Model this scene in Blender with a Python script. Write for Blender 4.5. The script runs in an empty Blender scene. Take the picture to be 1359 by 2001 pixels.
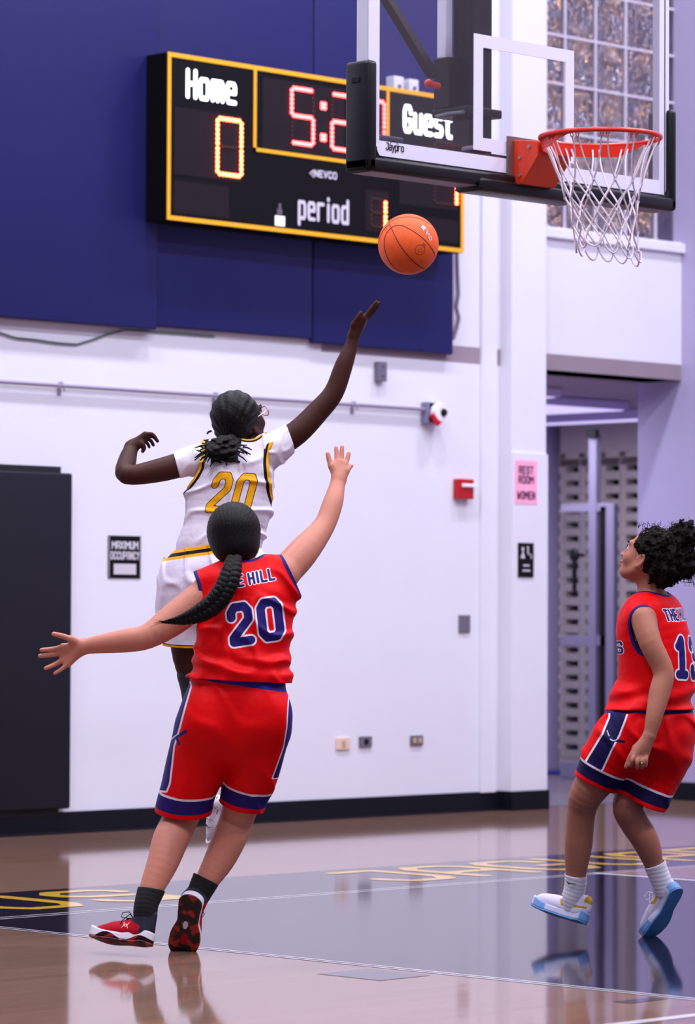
import bpy, bmesh, math, random
import numpy as np
from mathutils import Vector, Matrix

# ------------------------------------------------------------------ camera
TH = math.radians(44.8); FP = 6820.0; CH = 1.16
FW = np.array([math.cos(TH), math.sin(TH), 0.]); RT = np.array([math.sin(TH), -math.cos(TH), 0.]); ZZ = np.array([0, 0, 1.])
_p = math.atan(202.5/FP); _r = .0045
cf = FW*math.cos(_p)+ZZ*math.sin(_p); _u = -FW*math.sin(_p)+ZZ*math.cos(_p)
cr = RT*math.cos(_r)+_u*math.sin(_r); cu = _u*math.cos(_r)-RT*math.sin(_r)
CAM = np.array([0, 0, CH])
scene = bpy.context.scene
col = scene.collection
cd = bpy.data.cameras.new('camera'); cam = bpy.data.objects.new('camera', cd); col.objects.link(cam)
M = Matrix(((cr[0], cu[0], -cf[0], 0), (cr[1], cu[1], -cf[1], 0), (cr[2], cu[2], -cf[2], CH), (0, 0, 0, 1)))
cam.matrix_world = M
cd.sensor_fit = 'VERTICAL'; cd.sensor_height = 36.0; cd.sensor_width = 24.0; cd.lens = FP/2001*36
cd.dof.use_dof = True; cd.dof.focus_distance = 12.5; cd.dof.aperture_fstop = 4.0; cd.dof.aperture_blades = 8
cd.clip_end = 200
scene.camera = cam
# ------------------------------------------------------------------ world and light
w = bpy.data.worlds.new('world'); scene.world = w; w.use_nodes = True
bg = w.node_tree.nodes['Background']; bg.inputs[0].default_value = (.66, .64, .98, 1); bg.inputs[1].default_value = .40
LIGHTS = [(x, y) for x in (4.5, 8.5, 12.5, 16.2) for y in (3.0, 7.0, 11.6)]
LPOW = 212
scene.view_settings.view_transform = 'Standard'; scene.view_settings.look = 'None'
scene.view_settings.gamma = 1; scene.view_settings.use_curve_mapping = False
scene.view_settings.exposure = 0.0

# ------------------------------------------------------------------ helpers
def ray(x, y): return cf+cr*(x-679.5)/FP-cu*(y-1000.5)/FP
def at_y(x, y, Y): d = ray(x, y); return CAM+d*(Y/d[1])
def at_x(x, y, X): d = ray(x, y); return CAM+d*(X/d[0])
def at_z(x, y, z=0): d = ray(x, y); return CAM+d*((z-CH)/d[2])
def at_d(x, y, dd): d = ray(x, y); return CAM+d*(dd/float(d@FW))
def lin(c):
    return tuple(((v/255)/12.92 if v/255 <= .04045 else ((v/255+.055)/1.055)**2.4) for v in c)
_m = {}
def mat(name, c=None, rough=.5, metal=0., spec=.5, emis=0., bump=0., bscale=50., var=0., vscale=6., coat=0., alpha=1., trans=0., ior=1.45, sheen=0., sss=0., ecol=None, brough=None, stretch=None):
    if name in _m: return _m[name]
    m = bpy.data.materials.new(name); m.use_nodes = True; nt = m.node_tree; b = nt.nodes['Principled BSDF']
    L = lin(c)+(1,)
    b.inputs['Base Color'].default_value = L; b.inputs['Roughness'].default_value = rough
    b.inputs['Metallic'].default_value = metal; b.inputs['Specular IOR Level'].default_value = spec
    b.inputs['Coat Weight'].default_value = coat; b.inputs['Coat Roughness'].default_value = .1
    b.inputs['Transmission Weight'].default_value = trans; b.inputs['IOR'].default_value = ior
    b.inputs['Sheen Weight'].default_value = sheen
    if sss: b.inputs['Subsurface Weight'].default_value = sss; b.inputs['Subsurface Radius'].default_value = (.01, .004, .002); b.inputs['Subsurface Scale'].default_value = 1.
    if emis:
        b.inputs['Emission Color'].default_value = lin(ecol or c)+(1,); b.inputs['Emission Strength'].default_value = emis
    tc = nt.nodes.new('ShaderNodeTexCoord')
    src = tc.outputs['Object']
    if stretch:
        mp = nt.nodes.new('ShaderNodeMapping'); mp.inputs['Scale'].default_value = stretch; nt.links.new(src, mp.inputs[0]); src = mp.outputs[0]
    if var or True:
        n = nt.nodes.new('ShaderNodeTexNoise'); n.inputs['Scale'].default_value = vscale; n.inputs['Detail'].default_value = 4
        nt.links.new(src, n.inputs['Vector'])
        mx = nt.nodes.new('ShaderNodeMix'); mx.data_type = 'RGBA'; v = max(var, .03)
        mx.inputs[6].default_value = tuple(x*(1-v) for x in L[:3])+(1,); mx.inputs[7].default_value = tuple(min(1, x*(1+v)) for x in L[:3])+(1,)
        nt.links.new(n.outputs['Fac'], mx.inputs[0]); nt.links.new(mx.outputs[2], b.inputs['Base Color'])
    if bump:
        n2 = nt.nodes.new('ShaderNodeTexNoise'); n2.inputs['Scale'].default_value = bscale; n2.inputs['Detail'].default_value = 3
        nt.links.new(src, n2.inputs['Vector'])
        bp = nt.nodes.new('ShaderNodeBump'); bp.inputs['Strength'].default_value = bump; bp.inputs['Distance'].default_value = .004
        nt.links.new(n2.outputs['Fac'], bp.inputs['Height']); nt.links.new(bp.outputs[0], b.inputs['Normal'])
    _m[name] = m; return m

def cloth_mat(name, base, layers, rough=.62, sheen=0., bump=.15, uneven=.06):
    """base colour plus prints; a layer is (attribute, lo, hi, colour): colour where lo < attribute < hi"""
    m = bpy.data.materials.new(name); m.use_nodes = True; nt = m.node_tree; b = nt.nodes['Principled BSDF']
    b.inputs['Roughness'].default_value = rough; b.inputs['Sheen Weight'].default_value = sheen; b.inputs['Specular IOR Level'].default_value = .10
    b.inputs['Sheen Roughness'].default_value = .4
    rgb = nt.nodes.new('ShaderNodeRGB'); rgb.outputs[0].default_value = lin(base)+(1,); cur = rgb.outputs[0]
    for (an, lo, hi, c) in layers:
        a = nt.nodes.new('ShaderNodeAttribute'); a.attribute_name = an
        g = nt.nodes.new('ShaderNodeMath'); g.operation = 'GREATER_THAN'; g.inputs[1].default_value = lo; nt.links.new(a.outputs['Fac'], g.inputs[0])
        l = nt.nodes.new('ShaderNodeMath'); l.operation = 'LESS_THAN'; l.inputs[1].default_value = hi; nt.links.new(a.outputs['Fac'], l.inputs[0])
        mu = nt.nodes.new('ShaderNodeMath'); mu.operation = 'MULTIPLY'; nt.links.new(g.outputs[0], mu.inputs[0]); nt.links.new(l.outputs[0], mu.inputs[1])
        mx = nt.nodes.new('ShaderNodeMix'); mx.data_type = 'RGBA'; nt.links.new(mu.outputs[0], mx.inputs[0]); nt.links.new(cur, mx.inputs[6]); mx.inputs[7].default_value = lin(c)+(1,)
        cur = mx.outputs[2]
    nt.links.new(cur, b.inputs['Base Color'])
    tc = nt.nodes.new('ShaderNodeTexCoord')
    n2 = nt.nodes.new('ShaderNodeTexNoise'); n2.inputs['Scale'].default_value = 18; n2.inputs['Detail'].default_value = 3; nt.links.new(tc.outputs['Object'], n2.inputs['Vector'])
    bp = nt.nodes.new('ShaderNodeBump'); bp.inputs['Strength'].default_value = bump; bp.inputs['Distance'].default_value = .02
    nt.links.new(n2.outputs['Fac'], bp.inputs['Height']); nt.links.new(bp.outputs[0], b.inputs['Normal'])
    return m

def mesh(name, V, Fc, m, parent=None, smooth=False, loc=None):
    me = bpy.data.meshes.new(name); me.from_pydata([tuple(map(float, v)) for v in V], [], [tuple(map(int, f)) for f in Fc]); me.update()
    return link(name, me, m, parent, smooth, loc)
def link(name, me, m, parent=None, smooth=False, loc=None):
    if m is not None and not me.materials: me.materials.append(m)
    if smooth: me.polygons.foreach_set('use_smooth', [True]*len(me.polygons))
    o = bpy.data.objects.new(name, me); col.objects.link(o)
    if parent: o.parent = parent
    if loc is not None: o.location = loc
    return o
def thing(name, label, cat, loc=(0, 0, 0), rz=0, group=None):
    o = bpy.data.objects.new(name, None); col.objects.link(o); o.empty_display_size = .1
    o.location = tuple(map(float, loc)); o.rotation_euler = (0, 0, rz); o['label'] = label; o['category'] = cat
    if group: o['group'] = group
    return o
def tag(o, label, cat, group=None):
    o['label'] = label; o['category'] = cat
    if group: o['group'] = group
    return o
def struct(o): o['kind'] = 'structure'; return o

class MB:
    """collects shapes into one mesh"""
    def __init__(s): s.bm = bmesh.new()
    def box(s, lo, hi, bev=0, seg=2):
        lo, hi = np.array(lo, float), np.array(hi, float); lo0 = np.minimum(lo, hi); hi2 = np.maximum(lo, hi); c = (lo0+hi2)/2; d = hi2-lo0
        r = bmesh.ops.create_cube(s.bm, size=1, matrix=Matrix.Translation(c)@Matrix.Diagonal((d[0], d[1], d[2], 1)))
        if bev: bmesh.ops.bevel(s.bm, geom=list({e for v in r['verts'] for e in v.link_edges}), offset=bev, segments=seg, affect='EDGES', profile=.5)
        return s
    def tube(s, pts, r, n=8, closed=False, cap=True, ell=None):
        P = [Vector(p) for p in pts]; N = len(P); rs = r if hasattr(r, '__len__') else [r]*N
        rings = []; ref = None
        for i in range(N):
            if closed: t = (P[(i+1) % N]-P[i-1])
            else: t = P[min(i+1, N-1)]-P[max(i-1, 0)]
            t.normalize()
            if ref is None: ref = t.orthogonal().normalized()
            ref = (ref-t*ref.dot(t)); 
            if ref.length < 1e-6: ref = t.orthogonal()
            ref.normalize(); b = t.cross(ref)
            rings.append([s.bm.verts.new(P[i]+(ref*math.cos(2*math.pi*k/n)+b*math.sin(2*math.pi*k/n))*rs[i]) for k in range(n)])
        R = range(N if closed else N-1)
        for i in R:
            A = rings[i]; B = rings[(i+1) % N]; off = 0
            if closed and i == N-1: off = min(range(n), key=lambda o: (A[0].co-B[o].co).length)
            for k in range(n): s.bm.faces.new((A[k], A[(k+1) % n], B[(k+1+off) % n], B[(k+off) % n]))
        if cap and not closed:
            s.bm.faces.new(rings[0][::-1]); s.bm.faces.new(rings[-1])
        return s
    def cyl(s, a, b, r, n=16, r2=None): return s.tube([a, b], [r, r if r2 is None else r2], n)
    def prism(s, poly, ext, bev=0):
        """poly: list of 3d points; ext: extrusion vector"""
        e = Vector(ext); a = [s.bm.verts.new(Vector(p)) for p in poly]; b = [s.bm.verts.new(Vector(p)+e) for p in poly]; n = len(a)
        fs = [s.bm.faces.new(a[::-1]), s.bm.faces.new(b)]+[s.bm.faces.new((a[i], a[(i+1) % n], b[(i+1) % n], b[i])) for i in range(n)]
        if bev: bmesh.ops.bevel(s.bm, geom=list({ed for f in fs for ed in f.edges}), offset=bev, segments=2, affect='EDGES', profile=.5)
        return s
    def sphere(s, c, r, u=16, v=10, sc=(1, 1, 1)):
        bmesh.ops.create_uvsphere(s.bm, u_segments=u, v_segments=v, radius=r, matrix=Matrix.Translation(c)@Matrix.Diagonal((sc[0], sc[1], sc[2], 1))); return s
    def quad(s, *p): s.bm.faces.new([s.bm.verts.new(Vector(q)) for q in p]); return s
    def build(s, name, m, parent=None, smooth=False, loc=None):
        bmesh.ops.recalc_face_normals(s.bm, faces=s.bm.faces)
        me = bpy.data.meshes.new(name); s.bm.to_mesh(me); s.bm.free()
        o = link(name, me, m, parent, smooth, loc)
        if smooth:
            try: me.set_sharp_from_angle(angle=math.radians(42))
            except Exception: pass
        return o

# stroke letters (unit box 0..1 wide, 0..1 high)
G = {
 'A': [[(0,0),(0,.8),(.2,1),(.8,1),(1,.8),(1,0)],[(0,.42),(1,.42)]], 'C': [[(1,.75),(1,.85),(.8,1),(.2,1),(0,.8),(0,.2),(.2,0),(.8,0),(1,.2),(1,.28)]],
 'E': [[(1,1),(0,1),(0,0),(1,0)],[(0,.5),(.8,.5)]], 'G': [[(1,.75),(1,.85),(.8,1),(.2,1),(0,.8),(0,.2),(.2,0),(.8,0),(1,.2),(1,.45),(.6,.45)]],
 'H': [[(0,0),(0,1)],[(1,0),(1,1)],[(0,.5),(1,.5)]], 'I': [[(.5,0),(.5,1)]], 'J': [[(.3,1),(1,1),(1,.2),(.8,0),(.2,0),(0,.2),(0,.3)]],
 'L': [[(0,1),(0,0),(1,0)]], 'M': [[(0,0),(0,1),(.5,.45),(1,1),(1,0)]], 'N': [[(0,0),(0,1),(1,0),(1,1)]], 'O': [[(0,.2),(0,.8),(.2,1),(.8,1),(1,.8),(1,.2),(.8,0),(.2,0),(0,.2)]],
 'P': [[(0,0),(0,1),(.8,1),(1,.85),(1,.6),(.8,.45),(0,.45)]], 'R': [[(0,0),(0,1),(.8,1),(1,.85),(1,.65),(.8,.5),(0,.5)],[(.5,.5),(1,0)]],
 'S': [[(1,.75),(1,.85),(.8,1),(.2,1),(0,.85),(0,.65),(.2,.53),(.8,.47),(1,.35),(1,.15),(.8,0),(.2,0),(0,.15),(0,.25)]],
 'T': [[(0,1),(1,1)],[(.5,0),(.5,1)]], 'U': [[(0,1),(0,.2),(.2,0),(.8,0),(1,.2),(1,1)]], 'V': [[(0,1),(.5,0),(1,1)]], 'W': [[(0,1),(.25,0),(.5,.6),(.75,0),(1,1)]],
 'X': [[(0,0),(1,1)],[(0,1),(1,0)]], 'Y': [[(0,1),(.5,.5),(1,1)],[(.5,.5),(.5,0)]],
 'o': [[(0,.15),(0,.6),(.15,.72),(.85,.72),(1,.6),(1,.15),(.85,0),(.15,0),(0,.15)]], 'm': [[(0,0),(0,.72),(.4,.72),(.5,.6),(.5,0)],[(.5,.6),(.6,.72),(.9,.72),(1,.6),(1,0)]],
 'e': [[(0,.38),(1,.38),(1,.6),(.85,.72),(.15,.72),(0,.6),(0,.12),(.15,0),(1,0)]], 'u': [[(0,.72),(0,.12),(.15,0),(.85,0),(1,.12)],[(1,.72),(1,0)]],
 's': [[(1,.72),(.15,.72),(0,.6),(0,.45),(.15,.37),(.85,.35),(1,.25),(1,.1),(.85,0),(0,0)]], 't': [[(.3,1),(.3,.12),(.45,0),(.9,0)],[(0,.72),(.9,.72)]],
 'p': [[(0,-.28),(0,.72),(.85,.72),(1,.6),(1,.12),(.85,0),(0,0)]], 'r': [[(0,0),(0,.72),(.9,.72)]], 'i': [[(.5,0),(.5,.72)],[(.5,.95),(.5,1)]], 'd': [[(1,1),(1,0),(.15,0),(0,.12),(0,.6),(.15,.72),(1,.72)]],
 'a': [[(.1,.72),(.85,.72),(1,.6),(1,0),(.15,0),(0,.12),(0,.28),(.15,.4),(1,.4)]], 'y': [[(0,.72),(.5,.05)],[(1,.72),(.35,-.28),(.1,-.28)]],
 '0': [[(0,.15),(0,.85),(.22,1),(.78,1),(1,.85),(1,.15),(.78,0),(.22,0),(0,.15)]], '1': [[(.15,.8),(.5,1),(.5,0)],[(.1,0),(.9,0)]],
 '2': [[(0,.72),(0,.85),(.22,1),(.78,1),(1,.85),(1,.62),(0,.12),(0,0),(1,0)]], '3': [[(0,.8),(0,.87),(.2,1),(.8,1),(1,.85),(1,.65),(.8,.53),(.4,.53)],[(.8,.53),(1,.4),(1,.15),(.8,0),(.2,0),(0,.13),(0,.2)]],
}
NARROW = {'I': .25, 'i': .25}
def text_strokes(s, h, wd, gap):
    """-> list of segments, total width; cell height h, glyph width wd"""
    segs = []; x = 0
    for ch in s:
        if ch == ' ': x += wd*.7; continue
        k = wd*NARROW.get(ch, 1); 
        if ch == 'm' or ch == 'M' or ch == 'W': k = wd*1.3
        for pl in G[ch]:
            for a, b in zip(pl[:-1], pl[1:]): segs.append((x+a[0]*k, a[1]*h, x+b[0]*k, b[1]*h))
        x += k+gap
    return segs, x-gap
def stroke_sdf(segs, x, y, w):
    d = np.full(np.shape(x), 1e3)
    for (ax, ay, bx, by) in segs:
        dx, dy = bx-ax, by-ay; L = dx*dx+dy*dy+1e-12
        t = np.clip(((x-ax)*dx+(y-ay)*dy)/L, 0, 1)
        d = np.minimum(d, np.hypot(x-ax-t*dx, y-ay-t*dy))
    return d-w/2
def plate(name, sdf, x0, x1, y0, y1, h, m, parent, O, U, V_, thick=.002):
    """flat cut-out: sdf(x,y)<0 kept; placed at O + x*U + y*V"""
    nx = int((x1-x0)/h)+2; ny = int((y1-y0)/h)+2
    X, Y = np.meshgrid(x0+np.arange(nx)*h, y0+np.arange(ny)*h, indexing='ij')
    D = sdf(X, Y); cx = (D[:-1, :-1]+D[1:, :-1]+D[:-1, 1:]+D[1:, 1:])/4
    I, J = np.nonzero(cx < 0); ids = -np.ones(X.shape, int); use = np.zeros(X.shape, bool)
    for a in (0, 1):
        for b in (0, 1): use[I+a, J+b] = True
    ids[use] = np.arange(use.sum()); inner = np.zeros(X.shape, int)
    for a in (0, 1):
        for b in (0, 1): np.add.at(inner, (I+a, J+b), 1)
    px_, py_ = X[use].copy(), Y[use].copy(); bd = inner[use] < 4; e = h*.1
    for _ in range(3):
        d0 = sdf(px_[bd], py_[bd]); gx = (sdf(px_[bd]+e, py_[bd])-d0)/e; gy = (sdf(px_[bd], py_[bd]+e)-d0)/e; g = gx*gx+gy*gy+1e-6
        px_[bd] -= np.clip(d0*gx/g, -h*.7, h*.7); py_[bd] -= np.clip(d0*gy/g, -h*.7, h*.7)
    O, U, V_ = map(np.asarray, (O, U, V_)); P = O+px_[:, None]*U+py_[:, None]*V_
    Fc = np.stack([ids[I, J], ids[I+1, J], ids[I+1, J+1], ids[I, J+1]], 1)
    return mesh(name, P, Fc, m, parent)
def write(name, s, h, wd, gap, sw, m, parent, O, U, V_, center=True):
    segs, W = text_strokes(s, h, wd, gap); o = -W/2 if center else 0
    O = np.asarray(O)+np.asarray(U)*o
    return plate(name, lambda x, y: stroke_sdf(segs, x, y, sw), -sw, W+sw, -sw-h*.3, h+sw, max(sw/4, .0015), m, parent, O, U, V_)
# ------------------------------------------------------------------ the setting
YW = 14.12
wall_m = mat('white painted masonry', (222, 221, 234), rough=.42, spec=.5, bump=.25, bscale=9, var=.03, vscale=2.5)
def add_courses(m, sc=1.):
    nt = m.node_tree; b = nt.nodes['Principled BSDF']; tc = nt.nodes.new('ShaderNodeTexCoord')
    sx = nt.nodes.new('ShaderNodeSeparateXYZ'); nt.links.new(tc.outputs['Object'], sx.inputs[0])
    ad = nt.nodes.new('ShaderNodeMath'); ad.operation = 'ADD'; nt.links.new(sx.outputs[0], ad.inputs[0]); nt.links.new(sx.outputs[1], ad.inputs[1])
    cx = nt.nodes.new('ShaderNodeCombineXYZ'); nt.links.new(ad.outputs[0], cx.inputs[0]); nt.links.new(sx.outputs[2], cx.inputs[1])
    br = nt.nodes.new('ShaderNodeTexBrick'); br.inputs['Scale'].default_value = 1; br.inputs['Brick Width'].default_value = .4; br.inputs['Row Height'].default_value = .2; br.inputs['Mortar Size'].default_value = .006; br.inputs['Mortar Smooth'].default_value = 1
    nt.links.new(cx.outputs[0], br.inputs['Vector'])
    old = b.inputs['Normal'].links[0].from_node
    bp = nt.nodes.new('ShaderNodeBump'); bp.invert = True; bp.inputs['Strength'].default_value = .12; bp.inputs['Distance'].default_value = .002
    nt.links.new(br.outputs['Fac'], bp.inputs['Height']); nt.links.new(old.outputs[0], bp.inputs['Normal']); nt.links.new(bp.outputs[0], b.inputs['Normal'])
add_courses(wall_m)
# maple floor
fm = bpy.data.materials.new('lacquered maple'); fm.use_nodes = True; nt = fm.node_tree; b = nt.nodes['Principled BSDF']
tc = nt.nodes.new('ShaderNodeTexCoord')
br = nt.nodes.new('ShaderNodeTexBrick'); br.inputs['Brick Width'].default_value = 1.4; br.inputs['Row Height'].default_value = .057; br.inputs['Mortar Size'].default_value = .0008; br.inputs['Scale'].default_value = 1; br.offset = .37
br.inputs['Color1'].default_value = lin((150, 116, 100))+(1,); br.inputs['Color2'].default_value = lin((140, 106, 90))+(1,); br.inputs['Mortar'].default_value = lin((112, 82, 62))+(1,)
nt.links.new(tc.outputs['Object'], br.inputs['Vector'])
mp = nt.nodes.new('ShaderNodeMapping'); mp.inputs['Scale'].default_value = (1.2, 22, 1); nt.links.new(tc.outputs['Object'], mp.inputs[0])
ns = nt.nodes.new('ShaderNodeTexNoise'); ns.inputs['Scale'].default_value = 1; ns.inputs['Detail'].default_value = 5; nt.links.new(mp.outputs[0], ns.inputs['Vector'])
mx = nt.nodes.new('ShaderNodeMix'); mx.data_type = 'RGBA'; mx.blend_type = 'MULTIPLY'; mx.inputs[0].default_value = .35; nt.links.new(br.outputs['Color'], mx.inputs[6]); nt.links.new(ns.outputs['Fac'], mx.inputs[7])
nt.links.new(mx.outputs[2], b.inputs['Base Color'])
def lacquer(m, rough=.07, wav=.05):
    nt = m.node_tree; b = nt.nodes['Principled BSDF']; b.inputs['Roughness'].default_value = rough; b.inputs['Specular IOR Level'].default_value = .36; b.inputs['IOR'].default_value = 1.5
    for l in list(b.inputs['Normal'].links): nt.links.remove(l)
    tc = nt.nodes.new('ShaderNodeTexCoord'); n = nt.nodes.new('ShaderNodeTexNoise'); n.inputs['Scale'].default_value = 5; n.inputs['Detail'].default_value = 2
    nt.links.new(tc.outputs['Object'], n.inputs['Vector'])
    bp = nt.nodes.new('ShaderNodeBump'); bp.inputs['Strength'].default_value = wav; bp.inputs['Distance'].default_value = .004
    nt.links.new(n.outputs['Fac'], bp.inputs['Height']); nt.links.new(bp.outputs[0], b.inputs['Normal'])
lacquer(fm)
floor = struct(MB().box((-2, -2, -.1), (24, 20, 0)).build('floor', fm))
blackp = mat('black court paint', (26, 18, 38), var=.1); lacquer(blackp); blackp.node_tree.nodes['Principled BSDF'].inputs['Specular IOR Level'].default_value = .28
yelp = mat('yellow court paint', (222, 178, 50)); lacquer(yelp)
whp = mat('white court paint', (215, 212, 222)); lacquer(whp)
greyp = mat('grey court paint', (70, 64, 74)); lacquer(greyp)
def paint(name, pts, m, z=.0005, label=None):
    o = mesh(name, [(p[0], p[1], z) for p in pts], [tuple(range(len(pts)))], m, floor)
    if label: o['label'] = label
    return o
LX = 8.27; BY = 10.36; LX2 = 12.05
def rect(x0, y0, x1, y1): return [(x0, y0), (x1, y0), (x1, y1), (x0, y1)]
paint('lane_paint', rect(LX, 3.5, LX2, BY), blackp, label='black painted lane below the basket')
paint('lettering_band', [(LX-3.5, BY), (LX2+6, BY), (LX2+6, 11.28), (LX-3.5, 11.28)], blackp, label='black painted band behind the baseline')
for k, (a, bb) in enumerate(((BY-.055, BY-.04), (BY+.0, BY+.015))):
    paint('baseline', rect(LX-3.5, a, LX2+6, bb), whp, .001)
for x in (LX+.035, LX+.0): paint('lane_line', rect(x, 3.5, x+.014, BY), whp, .0012)
paint('lane_line', rect(LX2-.05, 3.5, LX2, BY), whp, .0012)
paint('wood_triangle', [(LX2+.03, 4), (LX2+6, 4), (LX2+6, BY-.06), (LX2+.03, BY-.06)], fm, .0004)
paint('lane_block', rect(7.98, 7.77, 8.22, 8.06), greyp, .001, label='grey lane block beside the lane line')
paint('lane_block', rect(8.06, 6.80, 8.24, 6.87), greyp, .001, label='thin grey lane mark beside the lane line')
paint('floor_line', [(7.0, 6.51), (8.0, 6.50), (8.0, 6.45), (7.0, 6.46)], whp, .001)
# letters on the band behind the baseline, read from the court
for ch, x in (('U', 8.85), ('S', 9.39), ('J', 11.03), ('A', 11.53), ('G', 12.01), ('U', 12.5), ('A', 12.98), ('R', 13.46)):
    segs, W = text_strokes(ch, .54, .34, .1)
    plate('letter', lambda x_, y_: stroke_sdf(segs, x_, y_, .085), -.1, .6, -.1, .7, .02, yelp, floor, (x, BY+.23, .0016), (1, 0, 0), (0, 1, 0))['label'] = 'yellow letter %s painted on the black band' % ch
# walls
struct(MB().box((5, YW, 0), (15.62, YW+.3, 9)).build('wall_back', wall_m))
PF = 14.03
xp0 = at_y(998, 1400, PF)[0]; xp1 = at_y(1066, 1400, PF)[0]
struct(MB().box((xp0, PF, 0), (xp1, YW+.6, 9)).build('wall_pilaster', wall_m))
struct(MB().box((xp0-.002, PF-.012, 0), (xp1+.006, PF, at_y(1066, 888, PF)[2])).build('trim_1', wall_m))
XR = 17.23; HZ = 2.665
wz0 = at_y(1200, 458, YW)[2]
wx1 = at_y(1332, 300, YW+.03)[0]
hd = MB().box((xp1, YW, HZ), (XR+.02, YW+.3, wz0)); hd.box((wx1, YW, wz0), (XR+.02, YW+.3, 9))
struct(hd.build('wall_header', wall_m))
side_m = mat('lavender grey wall', (168, 160, 196), rough=.5, bump=.25, bscale=9, var=.03, vscale=2.5); add_courses(side_m)  # right wall in a darker lavender than the back wall
struct(MB().box((XR, 4, 0), (XR+.4, YW+.36, 9)).build('wall_right', side_m))
lav = mat('hall paint lavender', (200, 190, 228), rough=.5, var=.04)
tan = mat('hall ceiling plaster', (150, 135, 150), rough=.8, var=.06)
hallf = mat('hall floor vinyl', (105, 98, 108), rough=.25, var=.06)
struct(MB().box((14, YW+.05, .0005), (20.5, 21, .002)).build('floor_hall', hallf))
struct(MB().box((14, YW+.0, HZ), (20.6, 21, HZ+.1)).build('ceiling_hall', tan))
struct(MB().box((13.9, YW+.3, 0), (xp1-.02, 21, HZ)).build('wall_hall_left', lav))
XS = 20.0
ys1 = at_x(1103, 1200, XS)[1]; ys0 = ys1-2.2
struct(MB().box((13.9, ys1+.12, 0), (20.6, ys1+.4, HZ)).build('wall_hall_end', lav))
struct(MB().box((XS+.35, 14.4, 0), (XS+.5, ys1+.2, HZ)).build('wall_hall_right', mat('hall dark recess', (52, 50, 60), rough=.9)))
struct(MB().box((XR+.01, YW+.3, 0), (20.5, YW+.359, HZ-.002)).build('wall_hall_front', lav))
# pierced brick screen
brick_m = mat('pale screen brick', (185, 176, 168), rough=.85, var=.08)
scr = thing('brick_screen', 'pale pierced brick screen wall inside the hallway behind the doorway', 'screen', (XS, (ys0+ys1)/2, 0))
pitch = .105; me0 = None; Yc = (ys0+ys1)/2
def box_mesh(name, lo, hi, m, bev=.003):
    o = MB().box(lo, hi, bev, 1); bmesh.ops.recalc_face_normals(o.bm, faces=o.bm.faces); me = bpy.data.meshes.new(name); o.bm.to_mesh(me); o.bm.free(); me.materials.append(m); return me
ncol = 8; bw = (ys1-ys0)/ncol; long_me = box_mesh('brick', (-.05, -.098, 0), (.05, .098, .062), brick_m); pier_me = box_mesh('brick_pier', (-.05, -.035, 0), (.05, .035, .043), brick_m)
for r_ in range(22):
    z = .09+r_*pitch
    if z+pitch > 2.42: break
    n = round((ys1-ys0)/.2)
    for k in range(n):
        link('brick', long_me, None, scr, loc=(0, ys0-Yc+.1+k*.2, z))
        if k % 1 == 0: link('brick', pier_me, None, scr, loc=(0, ys0-Yc+.2*k+.2-.02, z+.062))
MB().box((-.05, ys0-Yc, 0), (.05, ys1-Yc, .088)).build('plinth', brick_m, scr)
MB().box((-.05, ys0-Yc, z+.004), (.05, ys1-Yc, HZ-.005)).build('lintel', brick_m, scr)
hlm = mat('hall lamp diffuser', (225, 220, 245), emis=1.0, ecol=(200, 190, 235))
hl = thing('hall_light', 'long lavender strip lamp on the hallway ceiling behind the doorway', 'lamp', (19.45, 16.6, HZ-.072))
MB().box((-.1, -1.6, 0), (.1, 1.3, .07), .01).build('housing', lav, hl); MB().box((-.08, -1.58, -.008), (.08, 1.28, -.001)).build('diffuser', hlm, hl)
for (x_, y_) in ((18.2, 16.2), (16.8, 15.6)):  # two lamp panels added to brighten the dark hallway
    l = bpy.data.lights.new('lamp_light', 'AREA'); l.size = .9; l.energy = 40; l.color = (.88, .82, 1.); o = bpy.data.objects.new('lamp_light', l); col.objects.link(o); o.location = (x_, y_, HZ-.1); o.parent = None
    t2 = thing('hall_light', 'square lamp panel added to brighten the hallway, nearer the doorway' if x_ < 17 else 'square lamp panel added to brighten the hallway, beside the brick screen', 'lamp', (x_, y_, HZ-.062)); MB().box((-.45, -.45, 0), (.45, .45, .06), .01).build('housing', lh_ if False else lav, t2); MB().box((-.42, -.42, -.006), (.42, .42, -.001)).build('diffuser', hlm, t2)
# aluminium glazed door in the hallway
alu = mat('satin aluminium', (128, 124, 146), rough=.4, metal=.2); blk = mat('black rubber', (10, 10, 14), rough=.5, spec=.25); 
XD = 18.9
def dy(px, z=1.2): return at_x(px, 1200, XD)[1]
zz = lambda py: at_x(1160, py, XD)[2]
dr = thing('glazed_door', 'aluminium framed glass door standing in the hallway doorway', 'door', (XD, dy(1160), 0))
yb = dy(1160)
def dbox(name, xa, xb, za, zb, m, t=.03, par=dr, xo=0): return MB().box((-t+xo, dy(xb)-yb, za), (t+xo, dy(xa)-yb, zb), .003, 1).build(name, m, par)
dbox('post', 1155, 1170, .01, zz(848), alu, .03)
dbox('stile', 1188, 1204, .01, zz(985), alu, .025)
dbox('gasket', 1176, 1188, .01, zz(990), blk, .02)
dbox('rail', 1099, 1188, zz(1000), zz(984), alu, .02); dbox('rail', 1099, 1188, zz(1262), zz(1242), alu, .02); dbox('rail', 1099, 1188, .01, .12, alu, .02)
gl = mat('clear glass', (235, 240, 245), rough=.0, trans=1., ior=1.02, spec=.5)
dbox('pane', 1099, 1155, .12, zz(1262), gl, .003); dbox('pane', 1099, 1155, zz(1242), zz(1000), gl, .003)
dbox('closer', 1157, 1176, zz(856), zz(840), blk, .02, xo=-.05)
hb = MB(); hy = dy(1141)-yb
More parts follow.
